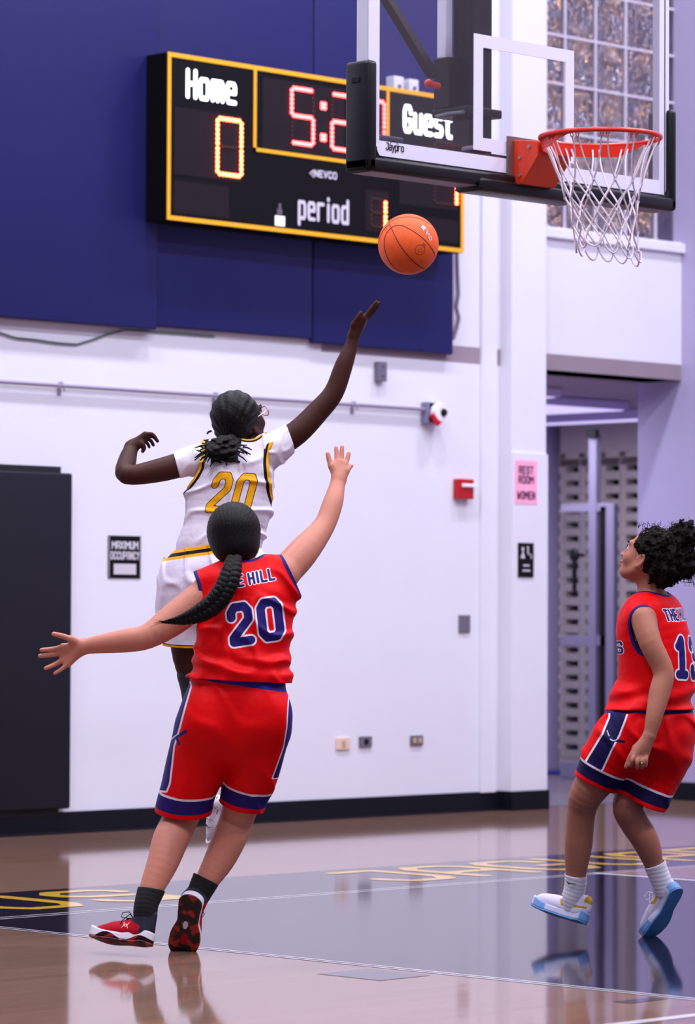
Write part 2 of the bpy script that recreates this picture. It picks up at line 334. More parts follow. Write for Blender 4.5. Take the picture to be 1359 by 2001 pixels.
hb.sphere((-.1, hy, zz(1085)), .045, 16, 10, (.5, 1, 1.1)); hb.tube([(-.1, hy, zz(1085)), (-.1, hy, zz(1158))], [.02, .016], 10); hb.cyl((-.1, hy, zz(1085)), (0, hy, zz(1085)), .012)
hb.build('handle', blk, dr, True)
bmx = at_z(1125, 1506)
bt = MB().box((0, -.2, 0), (.55, .2, .022), .008); tag(bt.build('floor_mat', mat('blue mat vinyl', (30, 42, 140), rough=.6), loc=(19.3, 16.9, .002)), 'blue mat on the hallway floor behind the doorway', 'mat')
# baseboards
bbm = mat('black rubber cove base', (16, 19, 28), rough=.4, spec=.2, var=.1)
bh = .115
struct(MB().box((5, YW-.015, 0), (xp0, YW, bh), .004).box((5, YW-.035, 0), (xp0, YW-.015, .012), .003).build('baseboard_back', bbm))
struct(MB().box((xp0-.015, PF-.02, 0), (xp0, YW, bh), .004).box((xp0-.015, PF-.03, 0), (xp1+.01, PF-.01, bh), .004).build('baseboard_pilaster', bbm))
struct(MB().box((XR-.015, 4, 0), (XR, YW+.35, bh), .004).build('baseboard_right', bbm))
# ceiling with lamps
struct(MB().box((-2, -2, 9), (24, 20, 9.2)).build('ceiling', mat('white ceiling', (205, 200, 215), rough=.9)))
lampm = mat('lamp diffuser', (255, 250, 255), emis=9, ecol=(236, 228, 255)); lh = mat('lamp housing', (200, 200, 205), rough=.5)
for i, (x, y) in enumerate(LIGHTS):
    t = thing('ceiling_lamp', 'white high bay gym lamp on the ceiling', 'lamp', (x, y, 8.7), 0, 'high bay lamps on the gym ceiling')
    MB().box((-.62, -.32, 0), (.62, .32, .12), .02).build('housing', lh, t)
    MB().box((-.55, -.25, -.012), (.55, .25, -.002)).build('diffuser', lampm, t)
    MB().cyl((-.4, 0, .12), (-.4, 0, .3), .012).cyl((.4, 0, .12), (.4, 0, .3), .012).build('hanger', lh, t)
    l = bpy.data.lights.new('lamp_light', 'AREA'); l.shape = 'RECTANGLE'; l.size = 1.1; l.size_y = .5; l.energy = LPOW*(1.1 if y > 11 else 1.); l.color = (.91, .92, 1.)
    o = bpy.data.objects.new('lamp_light', l); col.objects.link(o); o.parent = t; o.location = (0, 0, -.03)
# glass block window
gbm = bpy.data.materials.new('rippled glass block'); gbm.use_nodes = True; nt = gbm.node_tree; b = nt.nodes['Principled BSDF']
b.inputs['Base Color'].default_value = lin((205, 200, 212))+(1,); b.inputs['Roughness'].default_value = .03; b.inputs['Transmission Weight'].default_value = 1; b.inputs['IOR'].default_value = 1.5
tc = nt.nodes.new('ShaderNodeTexCoord'); oi = nt.nodes.new('ShaderNodeObjectInfo')
va = nt.nodes.new('ShaderNodeVectorMath'); va.operation = 'ADD'; nt.links.new(tc.outputs['Object'], va.inputs[0]); nt.links.new(oi.outputs['Location'], va.inputs[1])
n = nt.nodes.new('ShaderNodeTexNoise'); n.inputs['Scale'].default_value = 21; n.inputs['Detail'].default_value = 1.5; nt.links.new(va.outputs[0], n.inputs['Vector'])
bp = nt.nodes.new('ShaderNodeBump'); bp.inputs['Strength'].default_value = 1.; bp.inputs['Distance'].default_value = .013; nt.links.new(n.outputs['Fac'], bp.inputs['Height']); nt.links.new(bp.outputs[0], b.inputs['Normal'])
morm = mat('window mortar', (196, 188, 205), rough=.8)
YG = YW+.05
xm = [at_y(p, 150, YG)[0] for p in (1048, 1108, 1168, 1227, 1286, 1333)]
win = struct(bpy.data.objects.new('window_1', None)); col.objects.link(win); win.location = (xm[0], YG, wz0)
bz = .30
for r_ in range(9):
    for c_ in range(5):
        xa, xb = xm[c_]-xm[0]+.006, xm[c_+1]-xm[0]-.006
        MB().box((xa, .02, r_*bz+.006), (xb, .075, (r_+1)*bz-.006), .008).build('glass_block', gbm, win, True)
mm = MB()
for c_ in range(1, 5): mm.box((xm[c_]-xm[0]-.008, .01, 0), (xm[c_]-xm[0]+.008, .07, 2.7))
for r_ in range(0, 10): mm.box((xp1-xm[0], .012, r_*bz-.008), (wx1-xm[0], .07, r_*bz+.008))
mm.build('mortar_joint', morm, win)
struct(MB().box((xp1, YW-.03, wz0-.07), (wx1+.1, YW+.02, wz0-.01), .004).box((wx1-.005, YW-.012, wz0-.02), (wx1+.05, YW+.04, 9)).build('trim_2', wall_m))
lampg = mat('warm glint lamp glass', (255, 190, 110), emis=140, ecol=(255, 196, 125)); lampw = mat('cool glint lamp glass', (235, 240, 255), emis=120)  # lamps added behind the glass blocks to give them glints
rl = random.Random(5)
struct(MB().box((14, 19.0, 2.8), (24, 19.2, 9)).build('wall_lamp_backing', mat('lamp backing wall', (112, 108, 126), rough=.8)))  # backing wall added to carry these lamps and darken the backdrop
for i in range(33):
    t_ = thing('glint_lamp', 'small lamp added to make a glint through the glass blocks', 'lamp', (rl.uniform(18.5, 23.5), 18.98, rl.uniform(3.6, 8.4)), 0, 'lamps added behind the glass blocks for glints')
    MB().sphere((0, -.06, 0), rl.uniform(.04, .06), 12, 8).build('bulb', lampw if i % 9 in (0, 2, 4, 7) else lampg, t_, True)
    MB().cyl((0, -.05, 0), (0, 0, 0), .025, 8).build('cap', blk, t_)
# vertical joint trims on the back wall
xj = at_y(937, 900, YW)[0]
struct(MB().box((xj, YW-.022, .11), (at_y(966, 900, YW)[0], YW, 9)).build('trim_3', wall_m))

# ------------------------------------------------------------------ wall pads
padm = mat('navy vinyl', (29, 31, 88), rough=.45, spec=.25, bump=.25, bscale=5, var=.06, vscale=3)
padm2 = mat('charcoal vinyl', (27, 26, 36), rough=.5, spec=.2, bump=.2, bscale=5, var=.05)
px0 = 10.2; s1 = at_y(308, 640, YW-.075)[0]; s2 = at_y(612, 660, YW-.05)[0]; s3 = at_y(887, 690, YW-.05)[0]
for k, (a, bb, z, t, lb) in enumerate(((px0, s1, at_y(308, 645, YW-.075)[2], .075, 'navy wall pad left of the scoreboard, thicker and hanging lowest'),
        (s1+.004, s2-.003, at_y(309, 638, YW-.05)[2], .05, 'navy wall pad behind the left half of the scoreboard'), (s2+.003, s3, at_y(885, 693, YW-.05)[2], .05, 'navy wall pad behind the right half of the scoreboard'))):
    t_ = thing('wall_pad', lb, 'wall pad', ((a+bb)/2, YW, z), 0, None)
    MB().box((a-(a+bb)/2, -t, 0), (bb-(a+bb)/2, -.012, 2.6), .012, 3).build('cushion', padm, t_, True)
    MB().box((a-(a+bb)/2+.01, -.012, .01), (bb-(a+bb)/2-.01, -.001, 2.59)).build('backing_board', mat('plywood', (150, 120, 90), rough=.8), t_)
ya = YW-.055
mx1 = at_y(141, 1200, ya)[0]; mz0 = at_y(136, 1580, ya)[2]; mz1 = at_y(141, 925, ya)[2]
t_ = thing('wall_mat', 'tall charcoal wall mat standing at the left end of the white wall', 'wall pad', (mx1-.6, YW, mz0))
MB().box((-.62, -.055, 0), (.6, -.016, mz1-mz0), .012, 3).build('cushion', padm2, t_, True)
MB().box((-.62, -.016, -.035), (.6-.05, -.001, mz1-mz0+.035), .002).build('backing_board', mat('black board', (16, 15, 20), rough=.6), t_)
t_ = thing('wall_mat', 'charcoal wall mat beside the left picture edge, further left along the wall', 'wall pad', (mx1-1.84, YW, mz0))
MB().box((-.6, -.055, 0), (.6, -.016, mz1-mz0), .012, 3).build('cushion', padm2, t_, True)
bpy.data.objects.remove(t_.children[0]); bpy.data.objects.remove(t_)
# conduit with straps
cz = at_y(400, 772, YW-.03)[2]; xa = 10.5; xb = at_y(833, 805, YW-.03)[0]
cm = mat('galvanised conduit', (150, 140, 165), rough=.45, metal=.3)
c_ = thing('conduit', 'thin grey conduit running along the white wall below the navy pads', 'pipe', ((xa+xb)/2, YW, cz)); o_ = (xa+xb)/2
MB().cyl((xa-o_, -.03, 0), (xb-o_, -.03, 0), .011, 12).build('pipe', cm, c_, True)
for p in (122, 425, 695):
    x = at_y(p, 770, YW-.03)[0]-o_
    MB().tube([(x, -.044+.0*0, -.03), (x, -.045, 0), (x, -.03, .016), (x, -.002, .016)], .006, 6).box((x-.012, -.006, -.05), (x+.012, 0, -.01), .002).build('strap', cm, c_)
# green cable
gc = []
for (p, q) in ((-60, 640), (0, 650), (30, 660), (70, 664), (110, 670), (150, 673), (180, 664), (210, 653), (245, 645), (300, 648), (360, 652), (420, 657)): gc.append(at_y(p, q, YW-.012))
tag(MB().tube(gc, .005, 6).build('cable', mat('green cable', (70, 105, 95), rough=.5), None, True), 'thin green cable sagging below the navy wall pads', 'cable')
def wall_box(name, label, cat, x0, y0, x1, y1, m, t=.02, bev=.003, Y=YW, parts=None):
    A = at_y((x0+x1)/2, y1, Y-t); c0 = at_y(x0, (y0+y1)/2, Y-t)[0]; c1 = at_y(x1, (y0+y1)/2, Y-t)[0]; z1 = at_y((x0+x1)/2, y0, Y-t)[2]
    cx = (c0+c1)/2; th_ = thing(name, label, cat, (cx, Y, A[2])); W = (c1-c0)/2; Hh = z1-A[2]
    MB().box((-W, -t, 0), (W, -.0005, Hh), bev).build('plate', m, th_)
    return th_, W, Hh
gm = mat('grey steel cover', (112, 106, 124), rough=.45, metal=.2)
t_, W, Hh = wall_box('wall_box', 'small grey steel box on the white wall above the alarm horn', 'box', 741, 707, 757, 745, gm, .04)
for s in (.25, .75): MB().cyl((0, -.042, Hh*s), (0, -.038, Hh*s), .006, 8).build('screw', blk, t_)
t_, W, Hh = wall_box('wall_plate', 'blank grey steel plate low on the white wall near the pilaster', 'wall plate', 899, 1202, 920, 1236, gm, .012)
for s in (.15, .85): MB().cyl((0, -.014, Hh*s), (0, -.011, Hh*s), .004, 8).build('screw', alu, t_)
iv = mat('ivory plastic', (226, 200, 180), rough=.4)
t_, W, Hh = wall_box('outlet', 'ivory wall outlet, leftmost of the three above the baseboard', 'outlet', 659, 1441, 685, 1465, iv, .012)
MB().box((-W*.25, -.016, Hh*.25), (W*.25, -.012, Hh*.75), .001).build('socket', mat('beige socket', (190, 160, 135), rough=.5), t_)
t_, W, Hh = wall_box('outlet', 'grey wall outlet with a single black socket, middle of the three', 'outlet', 704, 1439, 728, 1460, gm, .012)
MB().cyl((0, -.016, Hh*.5), (0, -.012, Hh*.5), Hh*.27, 16).build('socket', blk, t_)
t_, W, Hh = wall_box('outlet', 'grey wall outlet with two beige sockets, rightmost of the three', 'outlet', 804, 1437, 828, 1457, gm, .012)
for s in (-1, 1): MB().box((s*W*.42-.014, -.016, Hh*.25), (s*W*.42+.014, -.012, Hh*.75), .003).build('socket', mat('beige socket', (190, 160, 135)), t_)
# alarm horn
wh = mat('white plastic', (235, 232, 240), rough=.3); redp = mat('alarm red', (205, 20, 45), rough=.35)
t_, W, Hh = wall_box('alarm_horn', 'white alarm horn with a red cover at the end of the conduit', 'alarm', 835, 786, 857, 828, mat('grey horn box', (120, 118, 150), rough=.4), .05)
A = at_y(862, 806, YW-.09); dz = A[2]-t_.location[2]; dx_ = A[0]-t_.location[0]
MB().tube([(dx_, -.05, dz), (dx_, -.075, dz), (dx_, -.1, dz)], [.05, .06, .052], 24).box((dx_-.06, -.05, dz-.06), (dx_+.05, -.001, dz+.06), .006).build('horn', wh, t_, True)
MB().sphere((dx_+.012, -.1, dz), .024, 16, 10).build('lens', blk, t_, True)
MB().tube([(dx_-.055, -.07, dz-.01), (dx_-.01, -.085, dz-.07)], .02, 10).build('cover', redp, t_, True)
# pull station
t_, W, Hh = wall_box('fire_alarm_pull', 'red fire alarm pull station with a white handle on the white wall', 'alarm', 898, 936, 927, 975, mat('fire red', (176, 12, 16), rough=.35), .05, .005)
MB().box((-W*.7, -.064, Hh*.58), (W*1.25, -.05, Hh*.76), .005).build('handle', wh, t_)
# signs
def sign(name, label, x0, y0, x1, y1, m, Y=YW, t=.006): return wall_box(name, label, 'sign', x0, y0, x1, y1, m, t, .002, Y)
sb = mat('black sign plastic', (9, 9, 12), rough=.4, spec=.2); sw_ = mat('sign white', (200, 195, 208), rough=.5)
t_, W, Hh = sign('occupancy_sign', 'black sign reading MAXIMUM OCCUPANCY on the white wall', 212, 1047, 276, 1130, sb)
write('lettering', 'MAXIMUM', .036, .019, .008, .008, sw_, t_, (0, -.0075, Hh*.70), (1, 0, 0), (0, 0, 1))
write('lettering', 'OCCUPANCY', .038, .0145, .009, .007, sw_, t_, (0, -.0075, Hh*.45), (1, 0, 0), (0, 0, 1))
MB().box((-W*.68, -.008, Hh*.09), (W*.68, -.006, Hh*.34)).build('number_panel', sw_, t_)
bl = MB().box((-W+.004, -.0072, .004), (-W+.007, -.006, Hh-.004)).box((W-.007, -.0072, .004), (W-.004, -.006, Hh-.004)); bl.build('border', sw_, t_)
pk = mat('pink paper', (250, 170, 205), rough=.7); ink = mat('dark ink', (70, 25, 70), rough=.7)
t_, W, Hh = sign('restroom_sign', 'pink paper sign reading REST ROOM WOMEN on the pilaster', 1007, 900, 1050, 985, pk, PF-.012, .002)
for s_, f in (('REST', .70), ('ROOM', .48), ('WOMEN', .12)): write('lettering', s_, .042, .022 if len(s_) < 5 else .019, .012, .009, ink, t_, (0, -.0035, Hh*f), (1, 0, 0), (0, 0, 1))
t_, W, Hh = sign('restroom_plaque', 'small black plaque with white figures on the pilaster below the pink sign', 1014, 1061, 1044, 1128, sb, PF-.012, .008)
MB().sphere((-W*.45, -.009, Hh*.82), .012, 12, 8, (1, .1, 1)).prism([(-W*.45-.02, -.0085, Hh*.55), (-W*.45+.02, -.0085, Hh*.55), (-W*.45, -.0085, Hh*.79)], (0, -.001, 0)).build('figure', sw_, t_)
MB().tube([(W*.2, -.0095, Hh*.82), (W*.2, -.0095, Hh*.68), (W*.55, -.0095, Hh*.66), (W*.65, -.0095, Hh*.55)], .005, 6).sphere((W*.2, -.009, Hh*.86), .009, 10, 6, (1, .2, 1)).build('figure', sw_, t_)
MB().box((-W*.4, -.0092, Hh*.32), (W*.4, -.008, Hh*.37)).box((-W*.5, -.0092, Hh*.17), (W*.5, -.008, Hh*.22)).build('text_line', sw_, t_)
# cable and box beside the pads
kc = [at_y(p, q, YW-.03) for p, q in ((893, 480), (894, 530), (896, 575), (892, 600), (897, 622), (893, 640), (886, 662))]
tag(MB().tube(kc, .012, 8).build('cable', mat('grey cord', (120, 110, 135), rough=.5), None, True), 'thick grey cord hanging beside the right edge of the navy pads', 'cable')
# ------------------------------------------------------------------ scoreboard
YS = YW-.05-.19
def wfit(name, s, x0, x1, zb, h, sw, m, par, yoff, org):
    n = sum(1 for c in s); wide = sum(1.3 if c in 'mMW' else NARROW.get(c, 1) for c in s)
    W = x1-x0-sw; g = sw*1.45; wd = (W-g*(n-1))/wide
    return write(name, s, h-sw, wd, g, sw, m, par, (x0+sw/2-org[0], yoff, zb+sw/2-org[2]), (1, 0, 0), (0, 0, 1), False)
sx0 = at_y(326, 260, YS)[0]; sx1 = at_y(906, 350, YS)[0]; sz0 = at_y(326, 429, YS)[2]; sz1 = at_y(326, 101, YS)[2]
org = (sx0, YS, sz0)
SB = thing('scoreboard', 'black electronic scoreboard with yellow trim hanging on the navy pads', 'scoreboard', org)
SX = lambda p, q=300: at_y(p, q, YS)[0]-sx0
SZ = lambda p, q: at_y(p, q, YS)[2]-sz0
Wd = sx1-sx0; Ht = sz1-sz0
case = mat('black powder coat', (11, 10, 13), rough=.6, spec=.15); face = mat('black scoreboard face', (13, 12, 15), rough=.5, spec=.12)
MB().box((0, 0, 0), (Wd, .188, Ht), .004).build('housing', case, SB)
MB().box((.01, -.003, .01), (Wd-.01, .001, Ht-.01)).build('face_panel', face, SB)
yel = mat('yellow trim tape', (240, 172, 22), rough=.45); e = .024
t = MB().box((0, -.007, 0), (Wd, -.003, e)).box((0, -.007, Ht-e), (Wd, -.003, Ht)).box((0, -.007, e), (e, -.003, Ht-e)).box((Wd-e, -.007, e), (Wd, -.003, Ht-e)); t.build('border_trim', yel, SB)
cx0 = SX(497); cx1 = SX(757); cz = SZ(497, 292); e2 = .02
MB().box((cx0-e2/2, -.007, cz-e2/2), (cx0+e2/2, -.003, Ht-e)).box((cx1-e2/2, -.007, cz-e2/2), (cx1+e2/2, -.003, Ht-e)).box((cx0-e2/2, -.007, cz-e2/2), (cx1+e2/2, -.003, cz+e2/2)).build('clock_trim', yel, SB)
pan = mat('dark digit window', (30, 24, 29), rough=.45, spec=.15)
for (a, b_, c1, c2) in ((340, 472, 208, 340), (340, 447, 352, 415), (714, 760, 370, 450), (780, 893, 300, 398), (800, 895, 420, 465), (512, 672, 150, 290)):
    MB().box((SX(a), -.0045, SZ(a, c2)), (SX(b_), -.003, SZ(a, c1))).build('digit_window', pan, SB)
led_o = mat('lit amber red lamps', (255, 110, 60), emis=1, rough=.4); led_r = mat('lit red lamps', (255, 60, 60), emis=1, rough=.4)
def setem(m, c, s): b = m.node_tree.nodes['Principled BSDF']; b.inputs['Emission Color'].default_value = c+(1,); b.inputs['Emission Strength'].default_value = s
setem(led_o, (1., .05, .016), 40); setem(led_r, (1., .026, .026), 32)
SEG = {'a': ((0, 1), (1, 1)), 'b': ((1, 1), (1, .5)), 'c': ((1, .5), (1, 0)), 'd': ((0, 0), (1, 0)), 'e': ((0, .5), (0, 0)), 'f': ((0, 1), (0, .5)), 'g': ((0, .5), (1, .5))}
DIG = {'0': 'abcdef', '5': 'afgcd', '2': 'abged', '1': 'bc'}
off = mat('unlit lamps', (62, 26, 22), rough=.5)
def digit(name, ch, x0, z0, w_, h_, m, label):
    mb = MB(); mo = MB(); no = 0
    for k, (a, b_) in SEG.items():
        L = math.hypot((b_[0]-a[0])*w_, (b_[1]-a[1])*h_); n = max(2, round(L/.0255)); lit = k in DIG[ch]
        for i in range(n):
            if k in 'adg': f = (i+.75)/(n+.5)
            else: f = (i+.6)/(n+.2)
            x = x0+(a[0]+(b_[0]-a[0])*f)*w_; z = z0+(a[1]+(b_[1]-a[1])*f)*h_
            mm_ = mb if lit else mo
            if not lit: no += 1
            mm_.tube([(x, -.0046, z), (x, -.010, z)], [.0125, .009] if lit else [.009, .007], 10)
    o = mb.build(name, m, SB); o['label'] = label
    if no: mo.build('unlit_lamps', off, SB)['kind'] = 'stuff'
    else: mo.bm.free()
def dg(name, ch, pl, pt, pr, pb, m, label):
    x0 = SX(pl); x1 = SX(pr); z0 = SZ(pl, pb); z1 = SZ(pl, pt); digit(name, ch, x0+.012, z0+.012, x1-x0-.024, z1-z0-.024, m, label)
dg('digit', '0', 421, 226, 474, 343, led_o, 'lit home score digit 0')
dg('digit', '5', 566, 167, 614, 282, led_r, 'lit clock digit 5')
dg('digit', '2', 645, 179, 693, 294, led_r, 'lit clock digit 2')
dg('digit', '0', 705, 189, 753, 305, led_r, 'lit last clock digit')
dg('digit', '1', 722, 384, 756, 446, led_o, 'lit period digit 1')
dg('digit', '1', 846, 272, 895, 400, led_o, 'lit guest score digit')
mo = MB()
for p, q in ((631, 207), (631, 269)):
    for dx_, dz_ in ((-.011, .011), (.011, .011), (-.011, -.011), (.011, -.011)): mo.tube([(SX(p)+dx_, -.0046, SZ(p, q)+dz_), (SX(p)+dx_, -.01, SZ(p, q)+dz_)], [.0125, .009], 10)
mo.build('colon', led_r, SB)
bl_ = mat('backlit white letters', (255, 255, 255), emis=3.0, ecol=(235, 240, 255)); dl = mat('pale grey letters with added glow', (188, 182, 200), rough=.5, emis=.25, ecol=(190, 185, 205))  # the pale grey letters get a faint added glow, no lamp behind them
wfit('lettering', 'Home', SX(361), SX(460), SZ(361, 192), .165, .025, bl_, SB, -.0085, (0, 0, 0))
wfit('lettering', 'Guest', SX(786), SX(884), SZ(786, 259), .165, .025, bl_, SB, -.0085, (0, 0, 0))
wfit('lettering', 'period', SX(581), SX(681), SZ(581, 429), .145, .021, dl, SB, -.0085, (0, 0, 0))
wfit('brand_lettering', 'NEVCO', SX(613), SX(657), SZ(613, 346), .042, .0085, dl, SB, -.0085, (0, 0, 0))
a_ = SX(604); z_ = SZ(604, 339)
MB().tube([(a_+.03, -.0085, z_+.02), (a_, -.0085, z_), (a_+.03, -.0085, z_-.02)], .004, 6).tube([(a_+.035, -.0085, z_+.01), (a_+.02, -.0085, z_), (a_+.035, -.0085, z_-.01)], .003, 6).build('brand_arrow', dl, SB)
MB().box((SX(537), -.008, SZ(537, 441)), (SX(556), -.004, SZ(537, 421)), .002).build('bonus_lamp', bl_ if False else mat('dim lit lamp', (225, 220, 235), emis=.7), SB)
MB().box((SX(541), -.007, SZ(541, 419)), (SX(551), -.004, SZ(541, 408)), .002).box((SX(544), -.007, SZ(541, 408)), (SX(549), -.004, SZ(541, 397)), .002).build('possession_lamp', mat('unlit lamp', (95, 88, 98), rough=.5), SB)
wp = mat('white box shell', (215, 212, 225), rough=.5)  # small white box shapes above the scoreboard
for p0, p1, q0, q1, lb in ((771, 790, 149, 182, 'narrow white box above the scoreboard, left one'), (801, 819, 155, 184, 'white box above the scoreboard with a dark knob, right one')):
    A = at_y((p0+p1)/2, q1, YW-.12); x0 = at_y(p0, q1, YW-.12)[0]; x1 = at_y(p1, q1, YW-.12)[0]; zt = at_y((p0+p1)/2, q0, YW-.12)[2]
    t_ = thing('white_box', lb, 'box', ((x0+x1)/2, YW-.05, A[2])); W = (x1-x0)/2
    MB().box((-W, -.07, 0), (W, 0, zt-A[2]), .006).build('cover', wp, t_)
    MB().cyl((0, -.078, (zt-A[2])*.4), (0, -.07, (zt-A[2])*.4), .012, 10).build('box_knob', gm, t_)

# ------------------------------------------------------------------ basketball hoop
YB = 9.35
bx0 = at_y(720, 200, YB)[0]; bx1 = at_y(1308, 300, YB)[0]; bxc = (bx0+bx1)/2
bz0 = at_y(735, 304, YB)[2]; BT = bz0+1.07
HP = thing('basketball_hoop', 'glass basketball backboard with red rim, white net and black edge padding', 'basketball hoop', (bxc, YB, bz0))
wb = (bx1-bx0)/2
gm2 = bpy.data.materials.new('backboard glass'); gm2.use_nodes = True; nt = gm2.node_tree
for n in list(nt.nodes): nt.nodes.remove(n)
out = nt.nodes.new('ShaderNodeOutputMaterial'); tr = nt.nodes.new('ShaderNodeBsdfTransparent'); tr.inputs[0].default_value = (.93, .93, .95, 1)
gs = nt.nodes.new('ShaderNodeBsdfGlossy'); gs.inputs['Roughness'].default_value = .03; fr = nt.nodes.new('ShaderNodeFresnel'); fr.inputs[0].default_value = 1.5
dfb = nt.nodes.new('ShaderNodeBsdfDiffuse'); dfb.inputs[0].default_value = (.8, .6, .75, 1); m1 = nt.nodes.new('ShaderNodeMixShader'); m1.inputs[0].default_value = .035
nt.links.new(tr.outputs[0], m1.inputs[1]); nt.links.new(dfb.outputs[0], m1.inputs[2])
mxs = nt.nodes.new('ShaderNodeMixShader'); nt.links.new(fr.outputs[0], mxs.inputs[0]); nt.links.new(m1.outputs[0], mxs.inputs[1]); nt.links.new(gs.outputs[0], mxs.inputs[2]); nt.links.new(mxs.outputs[0], out.inputs[0])
mesh('glass_pane', [(-wb+.03, .004, .01), (wb-.03, .004, .01), (wb-.03, .004, 1.06), (-wb+.03, .004, 1.06)], [(0, 1, 2, 3)], gm2, HP)
wpr = mat('white backboard print', (222, 218, 240), rough=.35)
sw = .058
def border(nm, x0, x1, z0, z1, t0, y0, y1, m, bev=0):
    MB().box((x0, y0, z0), (x1, y1, z0+t0), bev).box((x0, y0, z1-t0), (x1, y1, z1), bev).box((x0, y0, z0+t0), (x0+t0, y1, z1-t0), bev).box((x1-t0, y0, z0+t0), (x1, y1, z1-t0), bev).build(nm, m, HP)
border('border_print', -wb+.002, wb-.002, .002, 1.068, sw, -.001, .0035, wpr)
tz = at_y(927, 292, YB)[2]-bz0
tx0 = at_y(927, 200, YB)[0]-bxc; tx1 = at_y(1122, 200, YB)[0]-bxc
border('target_square', tx0, tx1, tz, tz+.462, .051, -.001, .0035, wpr)
fr_m = mat('white aluminium frame', (190, 186, 205), rough=.4)
MB().box((-wb, .005, 0), (-wb+.03, .065, 1.07), .003).box((wb-.03, .005, 0), (wb, .065, 1.07), .003).box((-wb, .005, 0), (wb, .065, .03), .003).box((-wb, .005, 1.04), (wb, .065, 1.07), .003).build('frame', fr_m, HP)
g5 = MB().box((wb-.032, -.003, .0), (wb-.028, 0, 1.07)); g5.build('frame_seam', blk, HP)
MB().box((-wb+.05, .006, .05), (-wb+.20, .03, .085), .002).build('corner_bracket', mat('grey bracket', (140, 136, 158), rough=.4), HP)
padb = mat('black edge padding', (16, 15, 20), rough=.36, spec=.35)
zpb = at_y(711, 331, YB-.02)[2]-bz0; zpt = at_y(711, 114, YB-.02)[2]-bz0
pw = wb+.025
# padding: a U shaped run round the lower edge with rounded corners
def upad(side):
    mb = MB(); s = side
    x_out = s*pw; x_in = s*(wb-.028 if s < 0 else wb-.02)
    mb.box((x_in, -.026, zpb+.0), (x_out, .105, zpt), .016, 3)
    mb.box((s*.012, -.026, zpb), (x_out, .105, -.006), .016, 3)
    # fillet in the inner corner
    poly = [(x_in, -.02, -.008)]+[(x_in-s*(.04-.04*math.sin(a)), -.02, -.008+.04-.04*math.cos(a)) for a in np.linspace(0, math.pi/2, 7)]
    mb.prism(poly, (0, .02, 0))
    return mb.build('edge_pad', padb, HP, True)
upad(-1); upad(1)
MB().box((-.30, -.034, zpb-.022), (.33, .11, zpb+.03), .014, 3).build('centre_pad', padb, HP, True)
und = mat('grey pad underside', (128, 120, 138), rough=.6)
MB().box((-pw+.03, -.012, zpb-.003), (-.3, .09, zpb+.002)).build('pad_underside', und, HP); MB().box((.33, -.012, zpb-.003), (pw-.03, .09, zpb+.002)).build('pad_underside', und, HP)
MB().box((-pw-.004, .02, zpt-.085), (-pw+.006, .065, zpt-.06), .003).build('pad_slot', blk, HP)
# maker's name
lx = at_y(754, 290, YB)[0]-bxc; lz = at_y(754, 292, YB)[2]-bz0
segs, W_ = text_strokes('Jaypro', .026, .0125, .0045)
plate('brand_lettering', lambda x, y: stroke_sdf(segs, x, y, .0042), -.01, W_+.01, -.02, .04, .0015, blk, HP, (lx, -.0035, lz), (1, 0, 0), (0, 0, 1))
plate('brand_arc', lambda x, y: np.maximum(np.abs(np.hypot(x, y)-.03)-.0012, .018-y), -.035, .035, .01, .035, .0015, blk, HP, (lx+W_*.45, -.0035, lz+.005), (1, 0, 0), (0, 0, 1))
# bracket, rim
red = mat('red powder coated steel', (214, 42, 22), rough=.3, spec=.5); org_m = mat('orange red bracket', (206, 52, 20), rough=.38)
RZ = 3.05-bz0; RC = (at_y(1172, 268, 8.97)[0]-bxc, 8.965-YB)
bxm = RC[0]
MB().box((bxm-.13, -.012, RZ-.17), (bxm+.13, -.002, RZ+.03), .002).build('mounting_plate', mat('brown grey steel', (120, 98, 100), rough=.4, metal=.4), HP)
rm = MB(); A_ = [(RC[0]+.2375*math.cos(a), RC[1]+.2375*math.sin(a), RZ) for a in np.linspace(0, 2*math.pi, 72, endpoint=False)]
rm.tube(A_, .0095, 10, closed=True); RIM = rm.build('rim', red, HP, True)
bd = MB(); N_ = 40; a0, a1 = math.radians(-12), math.radians(192)
for i in range(N_):
    A = a0+(a1-a0)*i/N_; B = a0+(a1-a0)*(i+1)/N_
    hh = lambda a: .045*min(1, max(.12, min(a-a0, a1-a)/.6))
    for rr in ((.226, .231),):
        p = [(RC[0]+r*math.cos(a), RC[1]+r*math.sin(a)) for a in (A, B) for r in rr]
        bd.bm.faces.ensure_lookup_table()
        v = [bd.bm.verts.new((p[0][0], p[0][1], RZ-.004)), bd.bm.verts.new((p[2][0], p[2][1], RZ-.004)), bd.bm.verts.new((p[2][0], p[2][1], RZ-.004-hh(B))), bd.bm.verts.new((p[0][0], p[0][1], RZ-.004-hh(A)))]
        u_ = [bd.bm.verts.new((p[1][0], p[1][1], RZ-.004)), bd.bm.verts.new((p[3][0], p[3][1], RZ-.004)), bd.bm.verts.new((p[3][0], p[3][1], RZ-.004-hh(B))), bd.bm.verts.new((p[1][0], p[1][1], RZ-.004-hh(A)))]
        bd.bm.faces.new(v); bd.bm.faces.new(u_[::-1]); bd.bm.faces.new((v[3], v[2], u_[2], u_[3]))
bmesh.ops.remove_doubles(bd.bm, verts=bd.bm.verts, dist=.0002)
bd.build('rim_brace', red, RIM, True)
bk = MB().prism([(bxm-.1, -.012, RZ+.015), (bxm-.1, -.145, RZ+.0), (bxm-.1, -.145, RZ-.06), (bxm-.1, -.06, RZ-.165), (bxm-.1, -.012, RZ-.165)], (.2, 0, 0), .003)
BK = bk.build('bracket', org_m, HP)
bo = MB()
